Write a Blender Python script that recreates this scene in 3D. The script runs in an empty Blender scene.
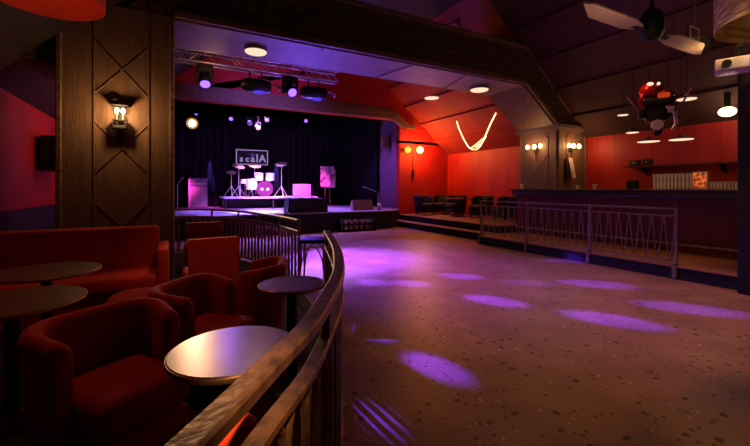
import bpy, bmesh, math, random
from mathutils import Vector, Matrix
random.seed(7)
S = bpy.context.scene
COL = S.collection
PI = math.pi
R = math.radians

# ---------------------------------------------------------------- materials
def mat(name, col, rough=0.6, metal=0.0, col2=None, scale=8.0, stretch=(1, 1, 1), bump=0.0, bscale=None,
        emit=None, estr=0.0, sheen=0.0, spec=0.5, detail=4.0, lo=0.35, hi=0.65):
    m = bpy.data.materials.new(name); m.use_nodes = True
    nt = m.node_tree; b = nt.nodes['Principled BSDF']
    b.inputs['Base Color'].default_value = (*col, 1)
    b.inputs['Roughness'].default_value = rough
    b.inputs['Metallic'].default_value = metal
    b.inputs['Specular IOR Level'].default_value = spec
    if sheen:
        b.inputs['Sheen Weight'].default_value = sheen
        b.inputs['Sheen Roughness'].default_value = 0.4
        b.inputs['Sheen Tint'].default_value = (min(1, col[0] * 3 + .3), col[1] * 3, col[2] * 3, 1)
    if emit:
        b.inputs['Emission Color'].default_value = (*emit, 1)
        b.inputs['Emission Strength'].default_value = estr
    tc = nt.nodes.new('ShaderNodeTexCoord'); mp = nt.nodes.new('ShaderNodeMapping')
    mp.inputs['Scale'].default_value = stretch
    nt.links.new(tc.outputs['Object'], mp.inputs['Vector'])
    nz = nt.nodes.new('ShaderNodeTexNoise'); nz.inputs['Scale'].default_value = scale
    nz.inputs['Detail'].default_value = detail
    nt.links.new(mp.outputs[0], nz.inputs['Vector'])
    cr = nt.nodes.new('ShaderNodeValToRGB')
    c2 = col2 or tuple(c * 0.72 for c in col)
    cr.color_ramp.elements[0].position = lo; cr.color_ramp.elements[0].color = (*c2, 1)
    cr.color_ramp.elements[1].position = hi; cr.color_ramp.elements[1].color = (*col, 1)
    nt.links.new(nz.outputs['Fac'], cr.inputs['Fac'])
    nt.links.new(cr.outputs['Color'], b.inputs['Base Color'])
    if bump:
        bp = nt.nodes.new('ShaderNodeBump'); bp.inputs['Strength'].default_value = bump
        bp.inputs['Distance'].default_value = 0.02
        n2 = nt.nodes.new('ShaderNodeTexNoise'); n2.inputs['Scale'].default_value = bscale or scale * 3
        nt.links.new(mp.outputs[0], n2.inputs['Vector'])
        nt.links.new(n2.outputs['Fac'], bp.inputs['Height'])
        nt.links.new(bp.outputs[0], b.inputs['Normal'])
    return m

def emis(name, col, s):
    m = bpy.data.materials.new(name); m.use_nodes = True
    nt = m.node_tree; nt.nodes.clear()
    e = nt.nodes.new('ShaderNodeEmission'); e.inputs[0].default_value = (*col, 1); e.inputs[1].default_value = s
    o = nt.nodes.new('ShaderNodeOutputMaterial'); nt.links.new(e.outputs[0], o.inputs[0])
    return m

def floor_mat():
    m = mat('dance_floor_terrazzo', (.31, .165, .115), .42, 0, (.22, .112, .078), 2.2, spec=.5, bump=.10, bscale=25)
    nt = m.node_tree; b = nt.nodes['Principled BSDF']
    base = b.inputs['Base Color'].links[0].from_socket
    tc = nt.nodes.new('ShaderNodeTexCoord')
    nzd = nt.nodes.new('ShaderNodeTexNoise'); nzd.inputs['Scale'].default_value = 14
    nt.links.new(tc.outputs['Object'], nzd.inputs['Vector'])
    mixv = nt.nodes.new('ShaderNodeMix'); mixv.data_type = 'VECTOR'; mixv.inputs[0].default_value = .05
    nt.links.new(tc.outputs['Object'], mixv.inputs[4]); nt.links.new(nzd.outputs['Color'], mixv.inputs[5])
    def spots(scale, size, keep, color, src):
        v = nt.nodes.new('ShaderNodeTexVoronoi'); v.inputs['Scale'].default_value = scale
        nt.links.new(mixv.outputs[1], v.inputs['Vector'])
        lt = nt.nodes.new('ShaderNodeMapRange'); lt.inputs[1].default_value = size; lt.inputs[2].default_value = size * .7
        nt.links.new(v.outputs['Distance'], lt.inputs[0])
        sp = nt.nodes.new('ShaderNodeSeparateColor'); nt.links.new(v.outputs['Color'], sp.inputs[0])
        kp = nt.nodes.new('ShaderNodeMath'); kp.operation = 'LESS_THAN'; kp.inputs[1].default_value = keep
        nt.links.new(sp.outputs[0], kp.inputs[0])
        mu = nt.nodes.new('ShaderNodeMath'); mu.operation = 'MULTIPLY'
        nt.links.new(lt.outputs[0], mu.inputs[0]); nt.links.new(kp.outputs[0], mu.inputs[1])
        mx = nt.nodes.new('ShaderNodeMix'); mx.data_type = 'RGBA'
        nt.links.new(mu.outputs[0], mx.inputs[0]); nt.links.new(src, mx.inputs[6])
        mx.inputs[7].default_value = (*color, 1)
        return mx.outputs[2]
    s = spots(9.5, .25, .45, (.045, .03, .025), base)
    s = spots(17.0, .28, .36, (.07, .045, .035), s)
    s = spots(21.0, .22, .15, (.55, .45, .36), s)
    nt.links.new(s, b.inputs['Base Color'])
    return m

def stripes(name, c1, c2, axis, period, frac, rough=.55, noise=None):
    """boards or panels: dark grooves of colour c2 every period along an axis of the object"""
    m = mat(name, c1, rough, 0, noise or tuple(c * .7 for c in c1), 3.0, (1, 1, .25))
    nt = m.node_tree; b = nt.nodes['Principled BSDF']; base = b.inputs['Base Color'].links[0].from_socket
    tc = nt.nodes.new('ShaderNodeTexCoord'); sx = nt.nodes.new('ShaderNodeSeparateXYZ')
    nt.links.new(tc.outputs['Object'], sx.inputs[0])
    d = nt.nodes.new('ShaderNodeMath'); d.operation = 'DIVIDE'; d.inputs[1].default_value = period
    nt.links.new(sx.outputs[axis], d.inputs[0])
    f = nt.nodes.new('ShaderNodeMath'); f.operation = 'FRACT'; nt.links.new(d.outputs[0], f.inputs[0])
    l = nt.nodes.new('ShaderNodeMath'); l.operation = 'LESS_THAN'; l.inputs[1].default_value = frac
    nt.links.new(f.outputs[0], l.inputs[0])
    mx = nt.nodes.new('ShaderNodeMix'); mx.data_type = 'RGBA'; mx.inputs[7].default_value = (*c2, 1)
    nt.links.new(l.outputs[0], mx.inputs[0]); nt.links.new(base, mx.inputs[6])
    nt.links.new(mx.outputs[2], b.inputs['Base Color'])
    return m

def brick_mat():
    m = mat('beam_brickwork', (.085, .06, .04), .85, bump=.3)
    nt = m.node_tree; b = nt.nodes['Principled BSDF']
    tc = nt.nodes.new('ShaderNodeTexCoord'); sx = nt.nodes.new('ShaderNodeSeparateXYZ'); cb = nt.nodes.new('ShaderNodeCombineXYZ')
    nt.links.new(tc.outputs['Object'], sx.inputs[0]); nt.links.new(sx.outputs[0], cb.inputs[0]); nt.links.new(sx.outputs[2], cb.inputs[1])
    br = nt.nodes.new('ShaderNodeTexBrick'); br.inputs['Scale'].default_value = 1
    br.inputs['Color1'].default_value = (.10, .068, .042, 1); br.inputs['Color2'].default_value = (.06, .042, .028, 1)
    br.inputs['Mortar'].default_value = (.02, .014, .01, 1); br.inputs['Brick Width'].default_value = .22
    br.inputs['Row Height'].default_value = .14; br.inputs['Mortar Size'].default_value = .012
    nt.links.new(cb.outputs[0], br.inputs['Vector']); nt.links.new(br.outputs['Color'], b.inputs['Base Color'])
    return m

M = {}
M['floor'] = floor_mat()
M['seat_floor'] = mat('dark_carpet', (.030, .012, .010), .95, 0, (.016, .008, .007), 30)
M['black'] = mat('matt_black_paint', (.010, .009, .009), .7, 0, (.006, .006, .006), 5)
M['blackgloss'] = mat('black_lacquer', (.012, .011, .011), .35, 0, (.008, .008, .008), 5)
M['velvet'] = mat('red_velvet', (.36, .007, .004), .85, 0, (.25, .004, .003), 9, bump=.12, bscale=60, sheen=.15)
M['velvet_orange'] = mat('orange_red_velvet', (.80, .085, .015), .85, 0, (.48, .04, .01), 9, bump=.12, bscale=60, sheen=.4)
M['darkvelvet'] = mat('dark_upholstery', (.006, .005, .005), .8, 0, (.004, .004, .004), 9)
M['redwall'] = mat('red_wall_paint', (.48, .010, .006), .7, 0, (.38, .008, .005), 2)
M['redpanel'] = stripes('red_boarding', (.56, .018, .006), (.20, .008, .004), 1, .42, .03, .5, (.40, .012, .005))
M['redceil'] = mat('red_brown_ceiling_paint', (.34, .024, .009), .75, 0, (.24, .017, .007), 2)
M['darkceil'] = mat('dark_ceiling_boards', (.07, .024, .013), .8, 0, (.045, .016, .010), 3)
M['blackceil'] = mat('near_black_ceiling', (.022, .012, .008), .85, 0, (.014, .008, .006), 3)
M['wood'] = mat('weathered_dark_wood', (.22, .135, .080), .6, 0, (.14, .084, .050), 4.0, (4, 4, .5), bump=.22, bscale=18, detail=8, lo=.3, hi=.7)
M['wood_trim'] = mat('brown_trim_wood', (.19, .115, .065), .55, 0, (.13, .08, .045), 5, (2, 2, 2), bump=.2)
M['under'] = mat('painted_beam_soffit', (.22, .17, .155), .6, 0, (.16, .125, .115), 2.5)
M['brick'] = brick_mat()
M['bronze'] = mat('worn_bronze_rail', (.32, .205, .115), .40, .75, (.13, .085, .055), 16, bump=.15, bscale=50, detail=8)
M['iron'] = mat('aged_iron', (.32, .25, .20), .42, .6, (.20, .15, .12), 20)
M['steel'] = mat('brushed_steel', (.55, .53, .52), .3, .9, (.4, .39, .38), 30)
M['alu'] = mat('truss_aluminium', (.62, .58, .54), .35, .8, (.5, .46, .43), 30)
M['tabletop'] = mat('brushed_table_top', (.42, .35, .335), .25, .95, (.32, .26, .25), 20, (1, 12, 1), detail=6)
M['darktop'] = mat('dark_wood_table_top', (.06, .038, .025), .4, 0, (.04, .026, .018), 6, (1, 6, 1))
M['edge'] = mat('brass_table_edge', (.50, .36, .22), .4, .7)
M['step'] = mat('step_tread_wood', (.34, .20, .12), .45, 0, (.22, .13, .08), 6, (1, 4, 1))
M['plat'] = mat('platform_boards', (.36, .17, .10), .4, 0, (.26, .12, .07), 4, (6, .6, 1))
M['barfront'] = stripes('dark_red_bar_front', (.14, .012, .008), (.03, .006, .005), 1, .35, .04, .4)
M['bartop'] = mat('dark_polished_counter', (.045, .032, .034), .25, 0, (.03, .022, .024), 6)
M['drape'] = mat('black_stage_drape', (.008, .008, .010), .9, 0, (.005, .005, .006), 6, spec=.2)
M['stagefloor'] = mat('grey_stage_boards', (.30, .28, .30), .5, 0, (.22, .20, .22), 4)
M['riser'] = mat('pale_riser_deck', (.62, .58, .60), .5)
M['drum'] = mat('white_drum_shell', (.75, .70, .72), .3)
M['drumhead'] = mat('dark_magenta_drum_head', (.07, .006, .045), .4)
M['chrome'] = mat('chrome', (.75, .74, .75), .35, .6)
M['cymbal'] = mat('cymbal_bronze', (.75, .62, .42), .4, .35)
M['tolex'] = mat('grey_amp_covering', (.16, .13, .14), .7)
M['grille'] = mat('amp_grille_cloth', (.30, .22, .22), .8, 0, (.2, .15, .15), 60)
M['paleamp'] = mat('pale_amp_covering', (.55, .42, .46), .7, 0, (.45, .33, .36), 40)
M['print'] = mat('printed_board', (.80, .74, .77), .6, 0, (.30, .10, .2), 3.5, detail=2, lo=.44, hi=.52)
M['wedge'] = mat('worn_brown_carpet_covering', (.20, .09, .07), .85)
M['paleframe'] = mat('pale_pink_frame', (.75, .5, .42), .5)
M['paper'] = mat('pale_cream_card', (.82, .76, .66), .6)
M['glass'] = mat('clear_glass', (.88, .80, .70), .15, 0, (.7, .62, .52), 9, spec=.8)
M['plasticwhite'] = mat('white_plastic', (.8, .78, .76), .4)
M['greyfix'] = mat('grey_lamp_housing', (.35, .34, .36), .4, .3)
M['fanwood'] = mat('pale_fan_blade', (.62, .46, .34), .45, 0, (.45, .32, .23), 6, (1, 8, 1))
M['gold'] = mat('crumpled_gold_fabric', (.70, .48, .22), .5, .3, (.25, .15, .06), 7, (1, 1, 3), bump=1.0, bscale=9, detail=6)
M['redshade'] = mat('red_fabric_shade', (.62, .03, .01), .7, 0, (.5, .02, .01), 3, emit=(1, .05, .01), estr=.06)
M['redlacquer'] = mat('red_lacquer', (.30, .010, .006), .22, .3, (.2, .008, .005), 5)
M['bulb'] = emis('warm_bulb', (1, .60, .24), 20)
M['bulb_soft'] = emis('lit_lamp_glass', (1, .64, .44), 1.25)
M['bulb_orange'] = emis('orange_lamp', (1, .50, .10), 30)
M['bulb_amber'] = emis('amber_lamp', (1, .30, .03), 3.0)
M['rope'] = emis('rope_light', (1, .60, .28), 3.2)
M['violet'] = emis('violet_lens', (.19, .08, 1), 3.4)
M['violet_dim'] = emis('violet_lens_dim', (.12, .06, 1), .7)
M['hotwhite'] = emis('hot_white_lens', (1, .78, .46), 14)
M['fire'] = emis('picture_glow', (1, .14, .02), 1.6)
_m = M['fire']; _nt = _m.node_tree; _e = [q for q in _nt.nodes if q.type == 'EMISSION'][0]
_n = _nt.nodes.new('ShaderNodeTexNoise'); _n.inputs['Scale'].default_value = 14; _c = _nt.nodes.new('ShaderNodeValToRGB')
_tc = _nt.nodes.new('ShaderNodeTexCoord'); _nt.links.new(_tc.outputs['Object'], _n.inputs['Vector'])
_c.color_ramp.elements[0].position = .40; _c.color_ramp.elements[0].color = (.20, .015, .008, 1); _c.color_ramp.elements[1].position = .62; _c.color_ramp.elements[1].color = (1, .20, .04, 1)
_nt.links.new(_n.outputs['Fac'], _c.inputs['Fac']); _nt.links.new(_c.outputs[0], _e.inputs[0]); _e.inputs[1].default_value = .8
M['firedark'] = mat('picture_dark_shapes', (.30, .05, .02), .6)
M['warm_ring'] = emis('warm_lens_halo', (1, .42, .12), .55)  # glow of the lamp halo, put into the ring's colour
M['dimdisc'] = emis('pendant_underside', (1, .62, .42), 1.3)
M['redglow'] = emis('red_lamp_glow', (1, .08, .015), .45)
M['sign_tube'] = emis('sign_tube', (.55, .38, .85), .55)

# ---------------------------------------------------------------- mesh builder
class MB:
    def __init__(self):
        self.v = []; self.f = []; self.s = []
    def add(self, vs, fs, smooth=False, T=None):
        n = len(self.v)
        self.v += [tuple((T @ Vector(p)) if T else p) for p in vs]
        self.f += [tuple(i + n for i in f) for f in fs]; self.s += [smooth] * len(fs)
        return self
    def box(self, c, s, rz=0, T=None):
        x, y, z = (q / 2 for q in s)
        vs = [(-x, -y, -z), (x, -y, -z), (x, y, -z), (-x, y, -z), (-x, -y, z), (x, -y, z), (x, y, z), (-x, y, z)]
        fs = [(0, 3, 2, 1), (4, 5, 6, 7), (0, 1, 5, 4), (1, 2, 6, 5), (2, 3, 7, 6), (3, 0, 4, 7)]
        L = Matrix.Translation(c) @ Matrix.Rotation(rz, 4, 'Z')
        return self.add(vs, fs, False, T @ L if T else L)
    def bb(self, x0, x1, y0, y1, z0, z1):
        return self.box(((x0 + x1) / 2, (y0 + y1) / 2, (z0 + z1) / 2), (x1 - x0, y1 - y0, z1 - z0))
    def rbox(self, c, s, r=.02, seg=3, rz=0, T=None, smooth=True):
        bm = bmesh.new(); bmesh.ops.create_cube(bm, size=1)
        bmesh.ops.scale(bm, vec=s, verts=bm.verts)
        bmesh.ops.bevel(bm, geom=bm.edges[:], offset=min(r, min(s) * .49), segments=seg, affect='EDGES', profile=.5)
        bm.verts.index_update()
        L = Matrix.Translation(c) @ Matrix.Rotation(rz, 4, 'Z')
        self.add([v.co[:] for v in bm.verts], [[v.index for v in f.verts] for f in bm.faces], smooth, T @ L if T else L)
        bm.free(); return self
    def lathe(self, prof, c=(0, 0, 0), seg=24, T=None, smooth=True, caps=True):
        """prof: (radius, z) pairs"""
        vs = []; fs = []
        for r, z in prof:
            for i in range(seg):
                a = 2 * PI * i / seg; vs.append((max(r, 1e-5) * math.cos(a), max(r, 1e-5) * math.sin(a), z))
        for k in range(len(prof) - 1):
            for i in range(seg):
                j = (i + 1) % seg
                fs.append((k * seg + i, k * seg + j, (k + 1) * seg + j, (k + 1) * seg + i))
        if caps: fs.append(tuple(range(seg))[::-1]); fs.append(tuple((len(prof) - 1) * seg + i for i in range(seg)))
        L = Matrix.Translation(c)
        return self.add(vs, fs, smooth, T @ L if T else L)
    def cyl(self, p, q, r, r2=None, seg=12, smooth=True):
        p = Vector(p); q = Vector(q); d = q - p
        rot = d.to_track_quat('Z', 'Y').to_matrix().to_4x4()
        return self.lathe([(r, 0), (r if r2 is None else r2, d.length)], seg=seg, T=Matrix.Translation(p) @ rot, smooth=smooth)
    def sphere(self, c, r, seg=16, sc=(1, 1, 1)):
        n = seg // 2
        prof = [(math.sin(PI * k / n) * r, -math.cos(PI * k / n) * r) for k in range(n + 1)]
        return self.lathe(prof, seg=seg, T=Matrix.Translation(c) @ Matrix.Diagonal((*sc, 1)))
    def tube(self, pts, r, seg=8, flat=None):
        """round tube (or a flat band: flat = (half width, half height)) along a polyline"""
        pts = [Vector(p) for p in pts]; vs = []; fs = []
        n = len(pts); up0 = Vector((0, 0, 1))
        prev = None
        for i, p in enumerate(pts):
            t = (pts[min(i + 1, n - 1)] - pts[max(i - 1, 0)]).normalized()
            u = prev if prev is not None else (up0 if abs(t.z) < .95 else Vector((1, 0, 0)))
            if flat: u = up0 if abs(t.z) < .95 else Vector((1, 0, 0))
            s = t.cross(u).normalized(); u = s.cross(t).normalized(); prev = u
            if flat:
                w, h = flat; b = min(w, h) * .35
                ring = [(-w, -h + b), (-w + b, -h), (w - b, -h), (w, -h + b), (w, h - b), (w - b, h), (-w + b, h), (-w, h - b)]
                vs += [tuple(p + s * a + u * c) for a, c in ring]; k = 8
            else:
                k = seg
                vs += [tuple(p + s * r * math.cos(2 * PI * j / seg) + u * r * math.sin(2 * PI * j / seg)) for j in range(seg)]
        for i in range(n - 1):
            for j in range(k):
                l = (j + 1) % k
                fs.append((i * k + j, i * k + l, (i + 1) * k + l, (i + 1) * k + j))
        fs.append(tuple(range(k))[::-1]); fs.append(tuple((n - 1) * k + j for j in range(k)))
        return self.add(vs, fs, not flat)
    def prism(self, poly, a0, a1, axis='Y', T=None):
        """polygon in the other two axes, extruded along an axis"""
        n = len(poly)
        if axis == 'Y': P = lambda p, a: (p[0], a, p[1])
        elif axis == 'Z': P = lambda p, a: (p[0], p[1], a)
        else: P = lambda p, a: (a, p[0], p[1])
        vs = [P(p, a0) for p in poly] + [P(p, a1) for p in poly]
        fs = [tuple(range(n)), tuple(range(n, 2 * n))[::-1]] + [(i, i + n, (i + 1) % n + n, (i + 1) % n) for i in range(n)]
        return self.add(vs, fs, False, T)
    def build(self, name, m, parent=None, loc=None):
        me = bpy.data.meshes.new(name); me.from_pydata(self.v, [], self.f)
        me.polygons.foreach_set('use_smooth', self.s)
        bm = bmesh.new(); bm.from_mesh(me); bmesh.ops.recalc_face_normals(bm, faces=bm.faces[:]); bm.to_mesh(me); bm.free()
        me.materials.append(M[m] if isinstance(m, str) else m)
        if any(self.s):
            try: me.set_sharp_from_angle(angle=R(42))
            except Exception: pass
        o = bpy.data.objects.new(name, me); COL.objects.link(o)
        if parent: o.parent = parent
        if loc: o.location = loc
        return o

def thing(name, label, cat, loc=(0, 0, 0), rz=0, group=None):
    o = bpy.data.objects.new(name, None); COL.objects.link(o); o.empty_display_size = .1
    o.location = loc; o.rotation_euler = (0, 0, rz); o['label'] = label; o['category'] = cat
    if group: o['group'] = group
    return o
def tag(o, label, cat, group=None):
    o['label'] = label; o['category'] = cat
    if group: o['group'] = group
    return o
def struct(name, mb, m, parent=None, label=None, cat=None):
    o = mb.build(name, m, parent)
    if parent is None:
        o['kind'] = 'structure'
        if label: o['label'] = label; o['category'] = cat
    return o
def dup(src, loc, rz, label, group=None, name=None):
    def cp(o, par):
        c = o.copy(); COL.objects.link(c)
        if par: c.parent = par
        for ch in o.children: cp(ch, c)
        return c
    r = cp(src, None); r.location = loc; r.rotation_euler = (0, 0, rz); r['label'] = label
    if group: r['group'] = group
    return r
def light(kind, name, loc, energy, col, parent=None, size=.05, target=None, angle=30, blend=.3):
    l = bpy.data.lights.new(name, kind); l.energy = energy; l.color = col
    if kind in ('POINT', 'SPOT'): l.shadow_soft_size = size
    if kind == 'AREA': l.shape = 'DISK'; l.size = size
    if kind == 'SPOT': l.spot_size = R(angle); l.spot_blend = blend
    o = bpy.data.objects.new(name, l); COL.objects.link(o); o.location = loc
    if target is not None:
        o.rotation_euler = (Vector(target) - Vector(loc)).to_track_quat('-Z', 'Y').to_euler()
    if parent:
        o.parent = parent; o.location = Vector(loc) - parent.location
    return o

# ---------------------------------------------------------------- room shell
XL, XR, YB, YS = -2.06, 9.80, -3.0, 12.0
EAVE, RIDGE = 2.75, 5.90
SL = .85
xr_top = XR - (RIDGE - EAVE) / SL
xl_top = XL + (RIDGE - EAVE) / SL

struct('floor', MB().bb(XL, XR, YB, 17.2, -.12, 0), 'floor')
struct('wall_left', MB().bb(XL - .15, XL, YB, 17.2, 0, 3.2), 'redwall')
struct('trim_1', MB().bb(XL, XL + .035, YB, 12, 0, 1.08), 'black')
struct('wall_right', MB().bb(XR, XR + .15, YB, 12.3, 0, 2.9), 'redpanel')
struct('wall_back', MB().bb(XL - .15, XR + .15, YB - .15, YB, 0, 6.0), 'darkceil')
cr_ = MB().prism([(XR + .15, EAVE - .15 * SL), (XR + .15, EAVE + .12), (xr_top, RIDGE + .15), (xr_top, RIDGE)], 6.3, 12.3)
struct('ceiling_lounge', cr_, 'redceil')
cr2 = MB().prism([(XR + .15, EAVE - .15 * SL), (XR + .15, EAVE + .12), (xr_top, RIDGE + .15), (xr_top, RIDGE)], YB, 6.3)
struct('ceiling_right', cr2, 'darkceil')
struct('ceiling', MB().bb(xl_top, xr_top, YB, 12.3, RIDGE, RIDGE + .15), 'blackceil')
cl_ = MB().prism([(XL - .15, EAVE - .15 * SL), (xl_top, RIDGE), (xl_top, RIDGE + .15), (XL - .15, EAVE + .12)], YB, 12.3)
struct('ceiling_left', cl_, 'blackceil')
# battens on the sloped ceiling (along the room) and rafters down the slope
def slope_pt(x): return EAVE + (XR - x) * SL
n = 2
for x in (9.2, 8.5, 7.8, 7.1, 6.4):
    for y0, y1, mt in ((7.4, 12.0, 'redceil'), (YB, 6.15, 'darkceil')):
        z = slope_pt(x)
        b = MB().prism([(x - .05, z + .05), (x + .05, z - .035), (x + .01, z - .085), (x - .09, z)], y0, y1)
        struct('trim_%d' % n, b, mt); n += 1
for y in ():
    b = MB().prism([(XR, EAVE), (XR, EAVE - .10), (xr_top, RIDGE - .10), (xr_top, RIDGE)], y - .05, y + .05)
    struct('trim_%d' % n, b, 'redceil' if y > 7 else 'darkceil'); n += 1

# stage wall with its opening, the stage house
sw = MB()
sw.bb(7.5, XR + .1, YS, YS + .25, 0, 3.2); sw.bb(XL, -.6, YS, YS + .25, 0, 4.2)
sw.prism([(-.9, 3.95), (7.5, 3.95), (7.5, 3.1), (9.36, 3.1), (xr_top, RIDGE + .02), (xl_top, RIDGE + .02), (-1.2, 3.5)], YS, YS + .25)
struct('wall_stage', sw, 'redwall')
struct('wall_stage_back', MB().bb(-2.2, 8.6, 17.0, 17.2, 0, 5), 'black')
struct('wall_stage_right', MB().bb(7.5, 7.7, YS + .25, 17.0, 0, 4.7), mat('stage_return_wall', (.22, .14, .20), .7))
struct('ceiling_stage', MB().bb(-2.2, 8.6, YS + .1, 17.2, 4.65, 4.8), 'black')
# timber band round the stage opening
tr = MB(); tr.bb(-.9, 7.15, YS - .16, YS + .02, 3.95, 4.22)
tr.prism([(7.1, 3.95), (7.1, 4.22), (7.28, 4.22), (7.78, 3.86), (7.78, 3.66), (7.60, 3.66), (7.14, 3.95)], YS - .16, YS + .02)
tr.bb(7.60, 8.15, YS - .14, YS + .02, 3.66, 3.80)
struct('trim_%d' % n, tr, 'wood_trim'); n += 1
struct('trim_%d' % n, MB().bb(-.9, 7.15, YS - .10, YS + .02, 4.22, 4.36), 'wood_trim'); n += 1

# big portal beam and its two pillars
BY0, BY1 = 6.2, 7.35
bm_ = MB().prism([(-.6, 3.90), (7.4, 3.90), (8.62, 2.97), (9.53, 2.97), (7.45, 4.78), (.33, 4.78)], BY0, BY1)
bm_.prism([(-1.72, 3.05), (-.95, 3.05), (-.95, 3.68)], BY0 + .04, BY1)
struct('beam', bm_, 'brick')
so = MB().prism([(0.0, 3.86), (7.38, 3.86), (7.40, 3.90), (0.0, 3.90)], BY0 + .02, BY1 - .02)
struct('beam_soffit', so, 'under')
struct('beam_knee', MB().prism([(7.38, 3.86), (8.60, 2.93), (8.62, 2.97), (7.40, 3.90)], BY0 + .02, BY1 - .02), 'wood_trim')
et = MB()
for y in (BY0 - .03, BY1 + .03):
    et.tube([(0, y, 3.93), (7.42, y, 3.93), (8.66, y, 2.99)], .1, flat=(.03, .05))
    et.tube([(-.2, y, 4.77), (7.45, y, 4.77), (9.4, y, 3.12)], .1, flat=(.03, .04))
    for k in range(46):
        et.sphere((.25 + k * .155, y - .03 if y < 7 else y + .03, 3.93), .014, 6)
struct('trim_%d' % n, et, 'wood_trim'); n += 1
# cables and seams across the soffit
cs = MB()
for x0, x1 in ((2.3, 2.55), (4.2, 3.95), (5.6, 5.9)):
    cs.box(((x0 + x1) / 2, 6.78, 3.852), (.05, 1.06, .02), rz=math.atan2(x0 - x1, 1.06))
struct('trim_%d' % n, cs, 'wood_trim'); n += 1

def pillar(name, x0, x1, y0, y1, z1, faces):
    p = struct(name, MB().bb(x0, x1, y0, y1, 0, z1), 'wood')
    for f in faces:
        tb = MB(); rv = MB()
        if f == 'front':
            P = lambda u, z, d: (x0 + u * (x1 - x0), y0 - d, z); W = x1 - x0
        else:
            P = lambda u, z, d: (x0 - d, y1 - u * (y1 - y0), z); W = y1 - y0
        def bar(u0, z0, u1, z1_, w=.025, d=.018):
            tb.cyl(P(u0, z0, .004), P(u1, z1_, .004), w, seg=6, smooth=False)
        for u in (.02, .98): bar(u, .02, u, z1 - .02, .035)
        for u in (.295, .765): bar(u, .02, u, z1 - .02, .013)
        c = .53
        for zc in (3.03, 1.945, .86):
            for sx in (-1, 1):
                for sz in (-1, 1):
                    if zc + sz * .36 < z1: bar(c, zc, c + sx * .235, zc + sz * .36, .011)
        tb.build('panel_trim', 'wood_trim', p)
        for k in range(int(z1 / .13)):
            for u in (.035, .965): rv.sphere(P(u, .08 + k * .13, .035), .013, 6)
        rv.build('bolt_heads', 'iron', p)
    return p
pillar('pillar_left', -1.34, 0.0, BY0 + .0, BY1, 3.9, ['front'])
pr = pillar('pillar_right', 8.62, 9.78, BY0, BY1, 2.97, ['front', 'side'])
cap = MB(); cap.bb(8.50, 9.80, BY0 - .12, BY1 + .12, 2.93, 3.02); cap.bb(8.55, 9.80, BY0 - .07, BY1 + .07, 2.88, 2.93)
cap.build('capital', 'under', pr)
struct('trim_%d' % n, MB().bb(XL, XL + .14, 6.0, 6.2, 0, 3.2), 'wood_trim'); n += 1
# dark post at the front corner of the bar platform
struct('pillar_bar', MB().rbox((6.66, 1.93, 1.66), (.15, .34, 3.32), .02), 'black')
struct('trim_%d' % n, MB().bb(9.72, 9.80, 2.80, 3.02, 0, 2.7), 'wood_trim'); n += 1

# bar platform, lounge steps
pl = struct('floor_bar_platform', MB().bb(6.78, XR, YB, 7.12, 0, .185), 'black')
MB().bb(6.75, XR, YB, 7.12, .185, .205).build('platform_deck', 'plat', pl)
st = struct('floor_lounge_step', MB().bb(7.18, 7.6, 7.12, YS, 0, .185), 'black')
MB().bb(7.15, 7.6, 7.12, YS, .185, .205).build('step_tread', 'step', st)
lg = struct('floor_lounge', MB().bb(7.53, XR, 7.12, YS, 0, .385), 'black')
MB().bb(7.50, XR, 7.12, YS, .385, .405).build('lounge_deck', 'step', lg)

# ---------------------------------------------------------------- railing path
def catmull(pts, k=8):
    out = []
    P = [pts[0]] + pts + [pts[-1]]
    for i in range(1, len(P) - 2):
        for j in range(k):
            t = j / k
            out.append(tuple(.5 * ((2 * P[i][a]) + (-P[i-1][a] + P[i+1][a]) * t + (2*P[i-1][a] - 5*P[i][a] + 4*P[i+1][a] - P[i+2][a]) * t*t + (-P[i-1][a] + 3*P[i][a] - 3*P[i+1][a] + P[i+2][a]) * t**3) for a in (0, 1)))
    out.append(pts[-1]); return out
def resample(pts, step):
    L = [0]
    for a, b in zip(pts, pts[1:]): L.append(L[-1] + math.dist(a, b))
    n_ = max(1, round(L[-1] / step)); out = []
    for i in range(n_ + 1):
        s = L[-1] * i / n_; k = 0
        while k < len(L) - 2 and L[k + 1] < s: k += 1
        f = (s - L[k]) / max(1e-9, L[k + 1] - L[k])
        out.append(tuple(pts[k][a] + f * (pts[k + 1][a] - pts[k][a]) for a in (0, 1)))
    return out
near_path = catmull([(-1.5, -.28), (-.95, -.05), (-.5, .24), (-.16, .53), (.03, .735), (.22, .97), (.39, 1.18), (.58, 1.49), (.73, 1.76), (.88, 2.10), (1.09, 2.67), (1.38, 3.62)])
far_path = catmull([(1.52, 5.05), (1.47, 5.9), (1.33, 6.78), (1.14, 7.6), (.84, 8.3), (.4, 8.75), (-.1, 8.95), (-.8, 9.05)])
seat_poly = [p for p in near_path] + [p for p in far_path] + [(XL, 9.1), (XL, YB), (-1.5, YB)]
struct('floor_seating', MB().prism(seat_poly, .001, .012, 'Z'), 'seat_floor')

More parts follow.
